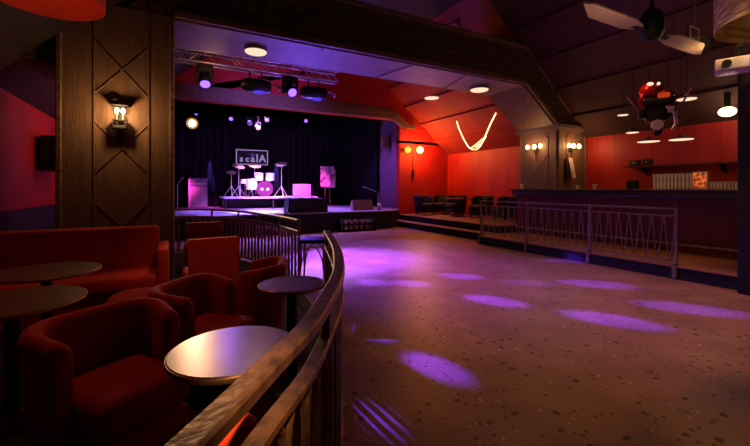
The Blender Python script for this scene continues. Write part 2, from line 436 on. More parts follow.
def curved_railing(name, label, path, post_every=6):
    base = path[0]
    t = thing(name, label, 'railing', (path[-1][0], path[-1][1], .012))
    ox, oy = path[-1]
    loc = [(x - ox, y - oy) for x, y in path]
    fine = resample(loc, .06)
    MB().tube([(x, y, .935) for x, y in fine], .1, flat=(.033, .020)).build('top_rail', 'bronze', t)
    MB().tube([(x, y, .785) for x, y in fine], .1, flat=(.026, .015)).build('lower_rail', 'bronze', t)
    MB().tube([(x, y, .07) for x, y in fine], .1, flat=(.022, .014)).build('foot_rail', 'bronze', t)
    cells = resample(loc, .15)
    for i in range(len(cells) - 1):
        a = Vector((*cells[i], 0)); b = Vector((*cells[i + 1], 0)); d = b - a
        m_ = MB(); pts = []
        w = .40
        c = (a + b) / 2
        for z in (.07, .25, .45, .62): pts.append(c - d * (w - .05 * math.sin(z * 9)) + Vector((0, 0, z)))
        for k in range(7):
            an = PI * k / 6
            pts.append(c - d * w * math.cos(an) + Vector((0, 0, .68 + .085 * math.sin(an))))
        for z in (.62, .45, .25, .07): pts.append(c + d * (w - .05 * math.sin(z * 9)) + Vector((0, 0, z)))
        m_.tube(pts, .013, 6)
        m_.build('baluster', 'bronze', t)
    for i in list(range(0, len(cells), post_every)) + ([len(cells) - 1] if (len(cells) - 1) % post_every else []):
        x, y = cells[i]
        p = MB().rbox((x, y, .46), (.035, .035, .92), .006)
        p.lathe([(.05, 0), (.05, .012), (.03, .03)], (x, y, 0), 12)
        p.build('post', 'bronze', t)
    return t
curved_railing('curved_railing', 'long curved bronze railing beside the round tables, nearest the viewer', near_path)
curved_railing('curved_railing', 'bronze railing curving behind the armchairs towards the stage', far_path)

# platform railing: straight, V-shaped rods
t = thing('platform_railing', 'straight iron railing with V-shaped rods along the bar platform', 'railing', (6.82, 5.0, .205))
py = [2.88 - 5, 4.24 - 5, 5.64 - 5, 7.04 - 5]
MB().box((0, (py[0] + py[3]) / 2, .87), (.045, py[3] - py[0] + .05, .03)).build('top_rail', 'iron', t)
MB().box((0, (py[0] + py[3]) / 2, .76), (.025, py[3] - py[0], .022)).build('lower_rail', 'iron', t)
MB().box((0, (py[0] + py[3]) / 2, .06), (.025, py[3] - py[0], .022)).build('foot_rail', 'iron', t)
for y in py:
    p = MB().box((0, y, .44), (.036, .036, .88)); p.box((-.065, y, -.09), (.012, .06, .2)); p.box((-.035, y, .02), (.07, .03, .03))
    p.build('post', 'iron', t)
for a, b in zip(py, py[1:]):
    for k in range(8):
        c = a + (b - a) * (k + .5) / 8; w = (b - a) / 8
        q = MB().tube([(0, c - w * .46, .755), (0, c - w * .13, .16), (0, c, .065), (0, c + w * .13, .16), (0, c + w * .46, .755)], .0105, 6)
        q.build('baluster', 'iron', t)

# ---------------------------------------------------------------- seating
def tub_shell(a=.285, yb=-.24, yf=.10, rc=.15, th=.105, hb=.735, hf=.69, z0=.10):
    path = []
    nA = 9
    for k in range(nA): path.append((-a, yf - (yf - (yb + rc)) * k / (nA - 1)))
    for k in range(1, 8):
        an = PI + PI / 2 * k / 8; path.append((-a + rc + rc * math.cos(an), yb + rc + rc * math.sin(an)))
    for k in range(7): path.append((-a + rc + (2 * a - 2 * rc) * k / 6, yb))
    for k in range(1, 8):
        an = -PI / 2 + PI / 2 * k / 8; path.append((a - rc + rc * math.cos(an), yb + rc + rc * math.sin(an)))
    for k in range(nA): path.append((a, yb + rc + (yf - yb - rc) * k / (nA - 1)))
    vs = []; fs = []; n_ = len(path); K = 11
    for i, (x, y) in enumerate(path):
        p = Vector((x, y, 0)); tg = Vector((*path[min(i + 1, n_ - 1)], 0)) - Vector((*path[max(i - 1, 0)], 0)); tg.normalize()
        nr = Vector((tg.y, -tg.x, 0))
        f = min(1, max(0, (y - yb) / (yf - yb))); f = f * f * (3 - 2 * f)
        h = hb + (hf - hb) * f
        e = min(i, n_ - 1 - i); shr = (.55, .88, 1)[e] if e < 3 else 1
        drop = (.07, .02, 0)[e] if e < 3 else 0
        w = th / 2 * shr; top = h - drop; rr = th / 2
        lean = .06 * (1 - f)                    # the back leans outwards
        sec = [(w, z0), (w * 1.02, .45 * top), (w, top - rr)]
        for k in range(1, 6):
            an = PI * k / 6; sec.append((w * math.cos(an), top - rr + rr * math.sin(an)))
        sec += [(-w, top - rr), (-w * 1.02, .45 * top), (-w, z0)]
        for s, z in sec:
            o = nr * (s + lean * (z - z0) / (top - z0))
            vs.append((p.x + o.x, p.y + o.y, z))
    for i in range(n_ - 1):
        for j in range(K - 1): fs.append((i * K + j, i * K + j + 1, (i + 1) * K + j + 1, (i + 1) * K + j))
        fs.append((i * K + K - 1, i * K, (i + 1) * K, (i + 1) * K + K - 1))
    fs.append(tuple(range(K))); fs.append(tuple((n_ - 1) * K + j for j in range(K)))
    return MB().add(vs, fs, True)
def tub_chair(label, loc, rz, cloth='velvet', group='red velvet tub chairs'):
    t = thing('tub_chair', label, 'armchair', loc, rz, group)
    tub_shell().build('backrest', cloth, t)
    MB().rbox((0, .06, .345), (.485, .57, .19), .075, 5).build('seat', cloth, t)
    MB().rbox((0, .05, .175), (.465, .53, .15), .03).build('seat_base', cloth, t)
    for sx in (-1, 1):
        for sy in (-1, 1):
            MB().cyl((sx * .23, sy * .20 + .02, 0), (sx * .23, sy * .20 + .02, .11), .018, .024).build('leg', 'blackgloss', t)
    return t
# rz: 0 = chair looks towards +Y
FZ = .012
G = 'red velvet tub chairs'
chair = tub_chair('large red velvet tub chair nearest the viewer, its open seat turned to us', (-.265, 2.36, FZ), R(-146)); chair.scale = (.93, .93, .98)
for x, y, a, lb in [
    (.20, 2.98, -130, 'dark red tub chair behind the shiny round table, turned towards the violet-lit table'),
    (.655, 3.62, 70, 'red tub chair seen from the side behind the small violet-lit round table'),
]:
    dup(chair, (x, y, FZ), R(a), lb, G).scale = (.88, .88, .96)
def square_chair(label, loc, rz):
    t = thing('square_back_chair', label, 'armchair', loc, rz, 'square-backed red chairs')
    p = [(-.23, .10), (.23, .10), (.27, .81), (.255, .83), (-.255, .83), (-.27, .81)]
    MB().prism(p, -.27, -.16).build('backrest', 'velvet', t)
    MB().rbox((0, .10, .36), (.50, .52, .16), .05, 4).build('seat', 'velvet', t)
    MB().rbox((0, .10, .19), (.48, .50, .16), .02).build('seat_base', 'velvet', t)
    for sx in (-1, 1):
        for sy in (-1, 1): MB().cyl((sx * .2, sy * .2 + .06, 0), (sx * .2, sy * .2 + .06, .12), .016, .02, seg=8).build('leg', 'blackgloss', t)
    return t
q = square_chair('square-backed red chair seen from behind, in front of the curving railing', (.37, 4.75, FZ), R(6))
dup(q, (.42, 6.9, FZ), R(4), 'square-backed red chair farthest back, at the stage end of the railing', 'square-backed red chairs')
def pouf(label, loc, r, h, m):
    t = thing('pouf', label, 'pouf', loc, 0, 'round red poufs')
    MB().lathe([(r * .8, h - .17), (r * .97, h - .15), (r, h - .09), (r * .96, h - .03), (r * .82, h), (0, h + .006)], seg=32).build('cushion', m, t)
    MB().lathe([(r * .86, .03), (r * .9, .06), (r * .9, h - .16)], seg=32).build('base', m, t)
pouf('round red pouf between the sofa end and the dark red tub chair', (-.27, 3.98, FZ), .26, .44, 'velvet')
pouf('round red pouf at the left edge between the two dark tables', (-1.38, 3.50, FZ), .24, .42, 'velvet')
t = thing('upholstered_stool', 'orange-red stool whose rounded back shows between the two bars of the near railing', 'stool', (.168, 1.20, FZ), R(-35))
MB().rbox((0, .0, .365), (.125, .10, .67), .05, 5).build('backrest', 'velvet_orange', t)
MB().rbox((-.0, .13, .34), (.20, .24, .12), .04, 4).build('seat', 'velvet_orange', t)
for sx in (-1, 1):
    for yy in (.04, .22): MB().cyl((sx * .075, yy, 0), (sx * .07, yy, .30), .012, seg=8).build('leg', 'blackgloss', t)

# banquette sofa
t = thing('banquette_sofa', 'long red velvet sofa in front of the wooden pillar', 'sofa', (-1.05, 5.2, FZ))
MB().rbox((0, .17, .575), (1.78, .24, .70), .045, 4).build('backrest', 'velvet', t)
MB().rbox((0, -.22, .365), (1.78, .60, .17), .055, 4).build('seat', 'velvet', t)
MB().rbox((0, -.16, .15), (1.74, .60, .28), .02).build('seat_base', 'velvet', t)
MB().rbox((.94, -.12, .37), (.11, .78, .70), .03, 4).build('armrest', 'velvet', t)

def round_table(label, loc, r, h, top, group):
    t = thing('round_table', label, 'table', loc, 0, group)
    tp = MB().lathe([(0, h - .028), (r - .012, h - .028), (r, h - .020), (r, h - .006), (r - .006, h), (0, h)], seg=56).build('tabletop', top, t)
    MB().lathe([(r + .001, h - .026), (r + .004, h - .018), (r + .004, h - .008), (r + .001, h - .004)], seg=56).build('edge_band', 'edge', tp)
    MB().cyl((0, 0, .02), (0, 0, h - .03), .038, seg=20).build('column', 'blackgloss', t)
    MB().lathe([(.21, 0), (.21, .012), (.05, .03), (.04, .05)], seg=32).build('base', 'blackgloss', t)
    return t
round_table('shiny round metal-topped table beside the big red armchair', (.225, 1.69, FZ), .258, .708, 'tabletop', 'round cafe tables')
round_table('small round metal-topped table lit violet, inside the curve of the railing', (.745, 2.64, FZ), .235, .708, 'tabletop', 'round cafe tables')
round_table('dark round table at the left, nearer of the two beside the sofa', (-.86, 3.03, FZ), .36, .708, 'darktop', 'round cafe tables')
round_table('dark round table at the left, right in front of the sofa', (-.93, 4.02, FZ), .37, .708, 'darktop', 'round cafe tables')

# bar stool in the railing gap
t = thing('bar_stool', 'dark bar stool with arched steel legs in the railing gap', 'stool', (1.50, 4.36, FZ), R(-28))
MB().rbox((0, 0, .755), (.33, .33, .045), .015).build('seat', 'blackgloss', t)
for k in range(4):
    a = PI / 4 + k * PI / 2; MB().cyl((.22 * math.cos(a), .22 * math.sin(a), 0), (.18 * math.cos(a), .18 * math.sin(a), .735), .011, seg=8).build('leg', 'steel', t)
for s in (0, 1):
    for sg in (-1, 1):
        pts = []
        for k in range(13):
            an = PI * k / 12; u = .13 * math.cos(an); z = .42 + .28 * math.sin(an)
            pts.append((u, sg * .145, z) if s == 0 else (sg * .145, u, z))
        MB().tube(pts, .008, 6).build('arch_brace', 'steel', t)

# ---------------------------------------------------------------- stage
SZ = .62
stg = MB().prism([(-2.0, 11.25), (6.75, 11.25), (7.15, 11.6), (7.15, 12.0), (7.5, 12.0), (7.5, 17.0), (-2.0, 17.0)], 0, SZ - .03, 'Z')
stage = struct('floor_stage', stg, 'black')
MB().prism([(-2.0, 11.20), (6.78, 11.20), (7.2, 11.57), (7.2, 12.0), (7.5, 12.0), (7.5, 17.0), (-2.0, 17.0)], SZ - .03, SZ, 'Z').build('stage_deck', 'stagefloor', stage)

def curtain(name, label, p, q, z0, z1, waves, amp, m='drape'):
    p = Vector(p); q = Vector(q); d = q - p; nrm = Vector((-d.y, d.x)).normalized(); vs = []; fs = []; N = waves * 10; H = 6
    rnd = [random.uniform(.5, 1.2) for _ in range(waves + 2)]
    for j in range(H + 1):
        z = z0 + (z1 - z0) * j / H
        for i in range(N + 1):
            u = i / N; w = amp * rnd[int(u * waves)] * (.7 + .3 * (1 - j / H)) * math.sin(u * waves * 2 * PI)
            c = p + d * u + nrm * w; vs.append((c.x, c.y, z))
    for j in range(H):
        for i in range(N): a = j * (N + 1) + i; fs.append((a, a + 1, a + N + 2, a + N + 1))
    o = MB().add(vs, fs, True).build(name, m)
    so_ = o.modifiers.new('thick', 'SOLIDIFY'); so_.thickness = .012
    tag(o, label, 'curtain'); return o
curtain('stage_curtain', 'black pleated backdrop curtain across the rear of the stage', (-1.9, 16.7), (7.35, 16.7), SZ + .02, 4.6, 34, .09)
curtain('stage_curtain', 'black side curtain at the right end of the stage', (6.9, 16.4), (7.36, 13.5), SZ + .02, 4.6, 9, .07)
curtain('stage_curtain', 'dark side curtain at the left end of the stage, next to the wooden pillar', (-.6, 12.6), (-.45, 16.3), SZ + .02, 4.6, 12, .07)

# drum riser
t = thing('drum_riser', 'low pale-topped platform carrying the drum kit', 'platform', (3.35, 15.3, SZ))
MB().box((0, 0, .415), (3.5, 1.8, .05)).build('deck', 'riser', t)
fr = MB(); fr.box((0, -.86, .37), (3.48, .04, .05)); fr.box((0, .86, .37), (3.48, .04, .05)); fr.build('frame', 'black', t)
for sx in (-1.7, 0, 1.7):
    for sy in (-.84, .84): MB().box((sx, sy, .2), (.05, .05, .4)).build('leg', 'black', t)
MB().box((0, .3, .2), (3.4, .8, .38)).build('skirt', 'black', t)
RZ = SZ + .44
def drum_mb(r, h): return MB().lathe([(r, 0), (r, h)], seg=28)
def rim_mb(r, z): return MB().lathe([(r + .012, z - .014), (r + .016, z), (r + .012, z + .014), (r - .006, z + .014), (r - .006, z - .014)], seg=28)
TX = Matrix.Rotation(R(90), 4, 'X')
t = thing('bass_drum', 'white bass drum with dark magenta front head and two mounted toms', 'drum', (3.12, 14.95, RZ), R(-8))
b = MB(); b.lathe([(.29, -.2), (.29, .2)], seg=32, T=Matrix.Translation((0, 0, .31)) @ TX); b.build('shell', 'drum', t)
b = MB(); b.lathe([(0, .203), (.262, .203), (.262, .212), (0, .214)], seg=32, T=Matrix.Translation((0, 0, .31)) @ TX); hd = b.build('front_head', 'drumhead', t)
em = MB()
for sx in (-1, 1): em.lathe([(0, .214), (.055, .214), (.055, .218), (0, .219)], seg=16, T=Matrix.Translation((sx * .105, 0, .29)) @ TX)
em.build('white_emblem', 'drum', hd)
b = MB()
for y in (.2, -.2): b.lathe([(.264, y - .015), (.31, y - .015), (.31, y + .02), (.264, y + .02), (.264, y - .015)], seg=32, T=Matrix.Translation((0, 0, .31)) @ TX, caps=False)
b.build('hoop', 'drumhead', t)
for sx in (-1, 1):
    tm = MB(); Tt = Matrix.Translation((sx * .21, .02, .66)) @ Matrix.Rotation(R(14), 4, 'X'); tm.lathe([(.165, 0), (.165, .24)], seg=24, T=Tt)
    o = tm.build('tom', 'drum', t)
    r_ = MB().lathe([(.17, .235), (.178, .245), (.17, .255), (.15, .255)], seg=24, T=Tt); r_.build('rim', 'chrome', o)
    MB().cyl((sx * .07, .02, .58), (sx * .12, .02, .74), .014).build('tom_arm', 'chrome', t)
def floor_drum(name, label, loc, r, h, z):
    t = thing(name, label, 'drum', loc, 0, 'drum kit on the riser')
    d = MB().lathe([(r, z), (r, z + h)], seg=28).build('shell', 'drum', t)
    MB().lathe([(r + .002, z + h - .02), (r + .012, z + h - .005), (r + .004, z + h + .01), (r - .01, z + h + .01)], seg=28).build('rim', 'chrome', d)
    for k in range(3):
        a = k * 2.1 + .4; MB().cyl((r * 1.05 * math.cos(a), r * 1.05 * math.sin(a), 0), (r * math.cos(a) * 1.03, r * math.sin(a) * 1.03, z + h * .6), .010, seg=8).build('leg', 'chrome', t)
    return t
floor_drum('floor_tom', 'white floor tom standing left of the bass drum', (2.66, 15.05, RZ), .21, .40, .28)
floor_drum('snare_drum', 'shallow white snare drum on legs behind the floor tom', (2.50, 15.65, RZ), .18, .16, .52)
def cymbal_stand(label, loc, h, r, tilt, boom=0):
    t = thing('cymbal_stand', label, 'cymbal', loc, 0, 'cymbals of the drum kit')
    MB().cyl((0, 0, .25), (0, 0, h), .011).build('pole', 'chrome', t)
    for k in range(3):
        a = k * 2.094 + .5; MB().cyl((.30 * math.cos(a), .30 * math.sin(a), .01), (0, 0, .42), .010, seg=8).build('leg', 'chrome', t)
    T_ = Matrix.Translation((0, 0, h)) @ Matrix.Rotation(tilt, 4, 'Y') @ Matrix.Rotation(R(24), 4, 'X')
    MB().lathe([(0, .028), (.03, .026), (.05, .008), (r, -.012), (r, -.016), (.05, .003), (0, .02)], seg=32, T=T_).build('cymbal', 'cymbal', t)
    return t
cymbal_stand('bronze cymbal on a tall stand at the right of the drum kit', (3.80, 15.0, RZ), 1.32, .24, R(-14))
cymbal_stand('bronze cymbal on a stand at the left of the drum kit', (2.18, 15.05, RZ), 1.18, .24, R(10))
cymbal_stand('bronze cymbal in the middle of the kit above the toms', (2.84, 15.45, RZ), 1.25, .26, R(4))
cymbal_stand('small hi-hat cymbal on a low stand at the left end of the riser', (1.95, 15.35, RZ), .95, .18, 0)
t = thing('drum_stool', 'round drummer stool behind the white bass drum', 'stool', (2.98, 15.85, RZ))
MB().lathe([(0, .44), (.16, .44), (.18, .47), (.17, .52), (0, .53)], seg=24).build('seat', 'black', t)
MB().cyl((0, 0, .1), (0, 0, .45), .018).build('column', 'chrome', t)
for k in range(3):
    a = k * 2.094; MB().cyl((.22 * math.cos(a), .22 * math.sin(a), .01), (0, 0, .25), .011, seg=8).build('leg', 'chrome', t)

# sign on the backdrop
t = thing('stage_sign', 'rectangular framed sign with pale letters hung on the black backdrop', 'sign', (2.92, 16.42, 2.70))
MB().box((0, .02, 0), (1.26, .02, .60)).build('board', 'black', t)
f = MB()
for sz in (-1, 1): f.box((0, 0, sz * .30), (1.30, .035, .035))
for sx in (-1, 1): f.box((sx * .635, 0, 0), (.035, .035, .60))
f.build('frame', 'sign_tube', t)
def letters(items, par):
    mb = MB()
    for body, size, x, z in items:
        c = bpy.data.curves.new('letter', 'FONT'); c.body = body; c.size = size; c.extrude = .012; c.offset = .008; c.align_x = 'CENTER'
        o = bpy.data.objects.new('letter', c); COL.objects.link(o)
        me = bpy.data.meshes.new_from_object(o.evaluated_get(bpy.context.evaluated_depsgraph_get()))
        T_ = Matrix.Translation((x, -.005, z)) @ Matrix.Rotation(R(90), 4, 'X')
        mb.add([v.co[:] for v in me.vertices], [list(p.vertices) for p in me.polygons], False, T_)
        bpy.data.objects.remove(o); bpy.data.meshes.remove(me)
    mb.build('lettering', 'sign_tube', par)
letters([('s', .34, -.44, -.19), ('c', .34, -.20, -.19), ('a', .38, .02, -.19), ('l', .46, .20, -.19), ('A', .44, .42, -.19)], t)

# amplifiers, boards, monitors
def cabinet(name, label, cat, loc, s, rz=0, m='tolex', g='grille', group=None):
    t = thing(name, label, cat, loc, rz, group)
    x, y, z = s
    MB().rbox((0, 0, z / 2), (x, y, z), .02).build('body', m, t)
    MB().rbox((0, -y / 2 - .004, z * .5), (x * .88, .02, z * .82), .008).build('grille', g, t)
    return t
c_ = cabinet('speaker_cabinet', 'tall bass speaker cabinet at the left of the stage, lit pink on its side', 'speaker', (.80, 15.55, SZ), (.62, .42, .86))
c_ = thing('amplifier_head', 'amplifier head with a pale stripe on top of the bass cabinet', 'amplifier', (.80, 15.55, SZ + .862))
MB().rbox((0, 0, .14), (.62, .36, .28), .02).build('body', 'tolex', c_)
MB().box((0, -.186, .07), (.56, .014, .07)).build('control_panel', 'paleamp', c_)
for k in range(5): MB().cyl((-.2 + k * .1, -.193, .07), (-.2 + k * .1, -.215, .07), .014, seg=10).build('knob', 'black', c_)
cb_ = cabinet('combo_amplifier', 'pink-lit square combo amplifier at the right end of the drum riser', 'amplifier', (4.56, 14.75, RZ), (.68, .32, .50), 0, 'paleamp', 'paleamp')
MB().tube([(-.12, 0, .50), (-.10, 0, .53), (.10, 0, .53), (.12, 0, .50)], .012, 8).build('handle', 'black', cb_)

t = thing('display_board', 'white printed board on two legs at the right rear of the stage', 'board', (5.86, 15.3, SZ), R(-6))
MB().rbox((0, 0, 1.28), (.60, .05, .88), .012).build('panel', 'print', t)
MB().rbox((.09, .06, 1.20), (.60, .04, .80), .012).build('rear_panel', 'print', t)
for sx in (-.1, .14): MB().cyl((sx, .02, 0), (sx * .7, .02, .9), .018, seg=8).build('leg', 'wood_trim', t)
MB().box((0.02, .02, .012), (.44, .34, .02)).build('foot', 'black', t)

t = thing('stage_subwoofer', 'long black speaker box lying on the stage edge in front of the drums', 'speaker', (3.76, 11.72, SZ), R(0))
MB().prism([(-.66, 0), (.66, 0), (.62, .44), (-.62, .44)], -.26, .26).build('body', 'black', t)
MB().box((0, -.266, .21), (1.16, .014, .34)).build('grille', 'blackgloss', t)
for sx in (-.2, .2): MB().tube([(sx - .06, -.1, .44), (sx - .05, -.1, .47), (sx + .05, -.1, .47), (sx + .06, -.1, .44)], .01, 8).build('handle', 'black', t)
t = thing('stage_monitor', 'wedge-shaped brown monitor speaker on the right of the stage edge', 'speaker', (5.83, 11.85, SZ), R(-8))
MB().prism([(-.24, 0), (.22, 0), (.22, .20), (.05, .36), (-.10, .36)], -.36, .36, 'X').build('body', 'wedge', t)
Tm = Matrix.Translation((0, -.17, .18)) @ Matrix.Rotation(R(-21), 4, 'X')
MB().box((0, 0, 0), (.64, .012, .30), T=Tm).build('grille', 'wedge', t)
t = thing('stage_lamp', 'small white round lamp on the stage edge beside the wedge monitor', 'lamp', (6.45, 11.7, SZ))
MB().sphere((0, 0, .17), .075, 16).build('globe', 'plasticwhite', t); MB().lathe([(.07, 0), (.07, .02), (.02, .04), (.02, .11)], seg=16).build('base', 'black', t)

# microphone stands
def mic_stand(label, loc, h, a):
    t = thing('microphone_stand', label, 'microphone stand', loc, a, 'microphone stands on the stage')
    MB().lathe([(.13, 0), (.13, .012), (.03, .03)], seg=24).build('base', 'greyfix', t)
    MB().cyl((0, 0, .02), (0, 0, h), .011).build('pole', 'chrome', t)
    MB().cyl((-.1, 0, h - .05), (.42, 0, h + .16), .008).build('boom', 'chrome', t)
    m = MB().cyl((.42, 0, h + .16), (.56, 0, h + .2), .015, .022); m.sphere((.58, 0, h + .207), .032, 12); m.build('microphone', 'greyfix', t)
mic_stand('microphone stand at the far right corner of the stage by the purple wall', (6.85, 12.5, SZ), .62, R(140))
mic_stand('microphone stand at the left of the stage, just past the wooden pillar', (.10, 13.4, SZ), .9, R(75))

# floor lamps stored in two rows against the stage front
t = thing('lamp_rack', 'low black two-shelf rack against the stage front', 'rack', (5.28, 10.98, 0))
fr = MB()
fr.box((0, .05, .012), (1.2, .34, .024)); fr.box((0, .09, .20), (1.2, .24, .02)); fr.box((0, .20, .2), (1.2, .02, .40)); fr.build('shelf', 'black', t)
for sx in (-.59, .59): MB().box((sx, .05, .2), (.02, .32, .40)).build('side_panel', 'black', t)
lamp0 = None; G2 = 'metal lamp cans in the rack under the stage'
for row in range(2):
    for k in range(6):
        loc = (4.80 + k * .19 + row * .03, 11.00 - (0 if row else .03) + row * .02, .025 if row == 0 else .211)
        lb = 'metal lamp can, %s rack row under the stage, %s' % (('lower', 'upper')[row], ('first from left', 'second from left', 'third from left', 'third from right', 'second from right', 'last at right')[k])
        if lamp0 is None:
            lamp0 = thing('lamp_can', lb, 'lamp', loc, R(25), G2)
            TT = Matrix.Translation((0, .05, .085)) @ Matrix.Rotation(R(78), 4, 'X')
            MB().lathe([(.045, -.10), (.062, -.08), (.062, .05), (.078, .08), (.078, .10), (.066, .10)], seg=18, T=TT).build('housing', 'steel', lamp0)
            MB().lathe([(0, .092), (.064, .096), (0, .100)], seg=18, T=TT).build('lens', 'wedge', lamp0)
        else: dup(lamp0, loc, R(25), lb, G2)

# wall speakers
t = thing('wall_speaker', 'black speaker hung high on the wall at the right of the stage', 'speaker', (7.30, 12.75, 3.00), R(-20))
MB().rbox((0, 0, .2), (.30, .28, .42), .02).build('body', 'wedge', t); MB().box((.16, .05, .2), (.1, .05, .05)).build('bracket', 'black', t)
t = thing('wall_speaker', 'black speaker on the red left wall beside the wooden pillar', 'speaker', (XL + .17, 8.65, 1.70), R(0))
MB().rbox((0, 0, .30), (.24, .75, .60), .02).build('body', 'blackgloss', t)
MB().rbox((.12, 0, .30), (.02, .66, .52), .008).build('grille', 'black', t); MB().box((-.13, 0, .3), (.05, .08, .1)).build('bracket', 'black', t)

# ---------------------------------------------------------------- truss and stage lamps
t = thing('lighting_truss', 'silver box truss with zigzag bars hung above the stage front', 'truss', (1.2, 8.6, 4.12))
x0, x1 = -2.6, 2.35
for y in (-.11, .11):
    for z in (-.115, .115): MB().cyl((x0, y, z), (x1, y, z), .024, seg=10).build('chord', 'alu', t)
lc = MB(); N = 9
for i in range(N):
    a = x0 + (x1 - x0) * i / N; b = x0 + (x1 - x0) * (i + 1) / N; m_ = (a + b) / 2
    for y in (-.11, .11):
        lc.cyl((a, y, -.115), (m_, y, .115), .010, seg=6); lc.cyl((m_, y, .115), (b, y, -.115), .010, seg=6)
    lc.cyl((a, -.11, .115), (a, .11, .115), .009, seg=6); lc.cyl((a, -.11, -.115), (m_, .11, -.115), .009, seg=6)
lc.build('lacing', 'alu', t)
for x in (x0 + .6, x1 - .5): MB().cyl((x, 0, .115), (x, 0, 1.775), .008, seg=6).build('hanger_cable', 'black', t)

TRUSS_Z = 4.0
def moving_head(label, x, tilt, pan, lens, drop=.0):
    t = thing('moving_head_spotlight', label, 'stage lamp', (x, 8.6, 3.98), pan, 'lamps hung on the truss')
    MB().rbox((0, 0, -.07), (.30, .26, .12), .02).build('base', 'black', t)
    MB().box((0, 0, -.005), (.05, .08, .03)).build('clamp', 'greyfix', t)
    y = MB(); y.rbox((-.165, 0, -.25), (.035, .12, .30), .012); y.rbox((.165, 0, -.25), (.035, .12, .30), .012); y.rbox((0, 0, -.135), (.36, .12, .03), .01); y.build('yoke', 'black', t)
    T_ = Matrix.Translation((0, 0, -.30)) @ Matrix.Rotation(tilt, 4, 'X')
    h = MB().lathe([(.05, .17), (.11, .14), (.13, .05), (.13, -.10), (.115, -.15), (.10, -.15)], seg=24, T=T_).build('head', 'blackgloss', t)
    MB().lathe([(0, -.1505), (.098, -.1505), (.098, -.154), (0, -.162)], seg=24, T=T_).build('lens', lens, h)
    return t
moving_head('moving head lamp with violet lens hung at the left end of the truss', .57, R(-35), 0, 'violet')
moving_head('moving head lamp with bright violet lens between the two scanner lamps', 2.38, R(-55), R(10), 'violet')
def scanner(label, x, rz):
    t = thing('scanner_lamp', label, 'stage lamp', (x, 8.6, 3.955), rz, 'lamps hung on the truss')
    T_ = Matrix.Translation((0, 0, -.27)) @ Matrix.Rotation(R(90), 4, 'Y')
    MB().lathe([(.02, -.40), (.10, -.38), (.15, -.28), (.155, .10), (.13, .24), (.08, .26)], seg=24, T=T_).build('body', 'blackgloss', t)
    MB().lathe([(0, -.20), (.12, -.20), (.12, -.17), (0, -.17)], seg=20, T=Matrix.Translation((0, -.04, -.27 + .03))).build('light_window', 'violet_dim', t)
    a = MB(); a.box((-.2, 0, -.06), (.03, .05, .16)); a.box((.05, 0, -.06), (.03, .05, .16)); a.build('bracket', 'black', t)
    m_ = MB(); m_.tube([(.22, 0, -.20), (.34, 0, -.22), (.44, -.02, -.27)], .016, 8); m_.rbox((.45, -.02, -.29), (.05, .12, .10), .01); m_.build('mirror_arm', 'greyfix', t)
    return t
scanner('long drum-shaped scanner lamp hung left of the bright moving head', 1.68, R(-6))
scanner('long drum-shaped scanner lamp at the right end of the truss', 3.02, R(-6))

# rear lamp bar inside the stage
t = thing('lighting_bar', 'thin black pipe under the stage header that carries the small lamps', 'lighting bar', (2.6, 13.0, 4.05))
MB().cyl((-2.6, 0, 0), (4.2, 0, 0), .025).build('pipe', 'black', t)
for x in (-2.2, .6, 3.8): MB().cyl((x, 0, 0), (x, 0, .60), .008, seg=6).build('hanger', 'black', t)
def par(label, x, z, lens, tgt, r=.075, y=13.0):
    t = thing('par_spotlight', label, 'stage lamp', (x, y, z), 0, 'lamps under the stage header')
    d = (Vector(tgt) - Vector((x, y, z))).normalized(); rot = d.to_track_quat('-Z', 'Y').to_matrix().to_4x4()
    h = MB().lathe([(r * .6, .20), (r * .95, .15), (r, .02), (r * 1.15, 0), (r * 1.15, -.02), (r, -.02)], seg=20, T=rot).build('housing', 'greyfix' if lens == 'greyfix' else 'black', t)
    MB().lathe([(0, -.0205), (r * .95, -.0205), (r * .95, -.026), (0, -.03)], seg=20, T=rot).build('lens', lens, h)
    if lens == 'hotwhite': MB().lathe([(r * .97, -.022), (r * 1.55, -.03), (r * 1.55, -.04), (r * .97, -.028)], seg=24, T=rot, caps=False).build('halo_ring', 'warm_ring', h)  # glowing ring added to stand for the halo around the lens
    y_ = MB().tube([(-r * 1.2, 0, .06), (-r * 1.2, 0, .16), (r * 1.2, 0, .16), (r * 1.2, 0, .06)], .008, 6); y_.cyl((0, 0, .16), (0, 0, 4.03 - z), .009, seg=6); y_.build('yoke', 'black', t)
    return t
VC = (.26, .10, 1.0)
CAMT = (0.6, 3, 1.2)
p1 = par('small violet lamp above the big warm spotlight at the left of the stage', .61, 3.74, 'violet', (1.0, 4, 1.0), .05)
p2 = par('violet lamp under the header above the left half of the backdrop', 1.64, 3.66, 'violet', (1.6, 4, 1.5), .06)
p3 = par('violet lamp under the header above the drum kit', 2.80, 3.72, 'violet', (2.0, 4, 1.5), .06)
p4 = par('violet lamp under the header right of the drum kit', 4.17, 3.81, 'violet', (2.5, 4, 1.5), .06)
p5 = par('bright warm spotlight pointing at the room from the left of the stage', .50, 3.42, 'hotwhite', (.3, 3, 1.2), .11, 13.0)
par('unlit grey lamp can left of the drum kit lamp, larger of the pair', 2.24, 3.56, 'greyfix', (2.4, 8, 1.0), .07)
par('unlit grey lamp can left of the drum kit lamp, lower of the pair', 2.50, 3.44, 'greyfix', (3.6, 8, 1.2), .07)

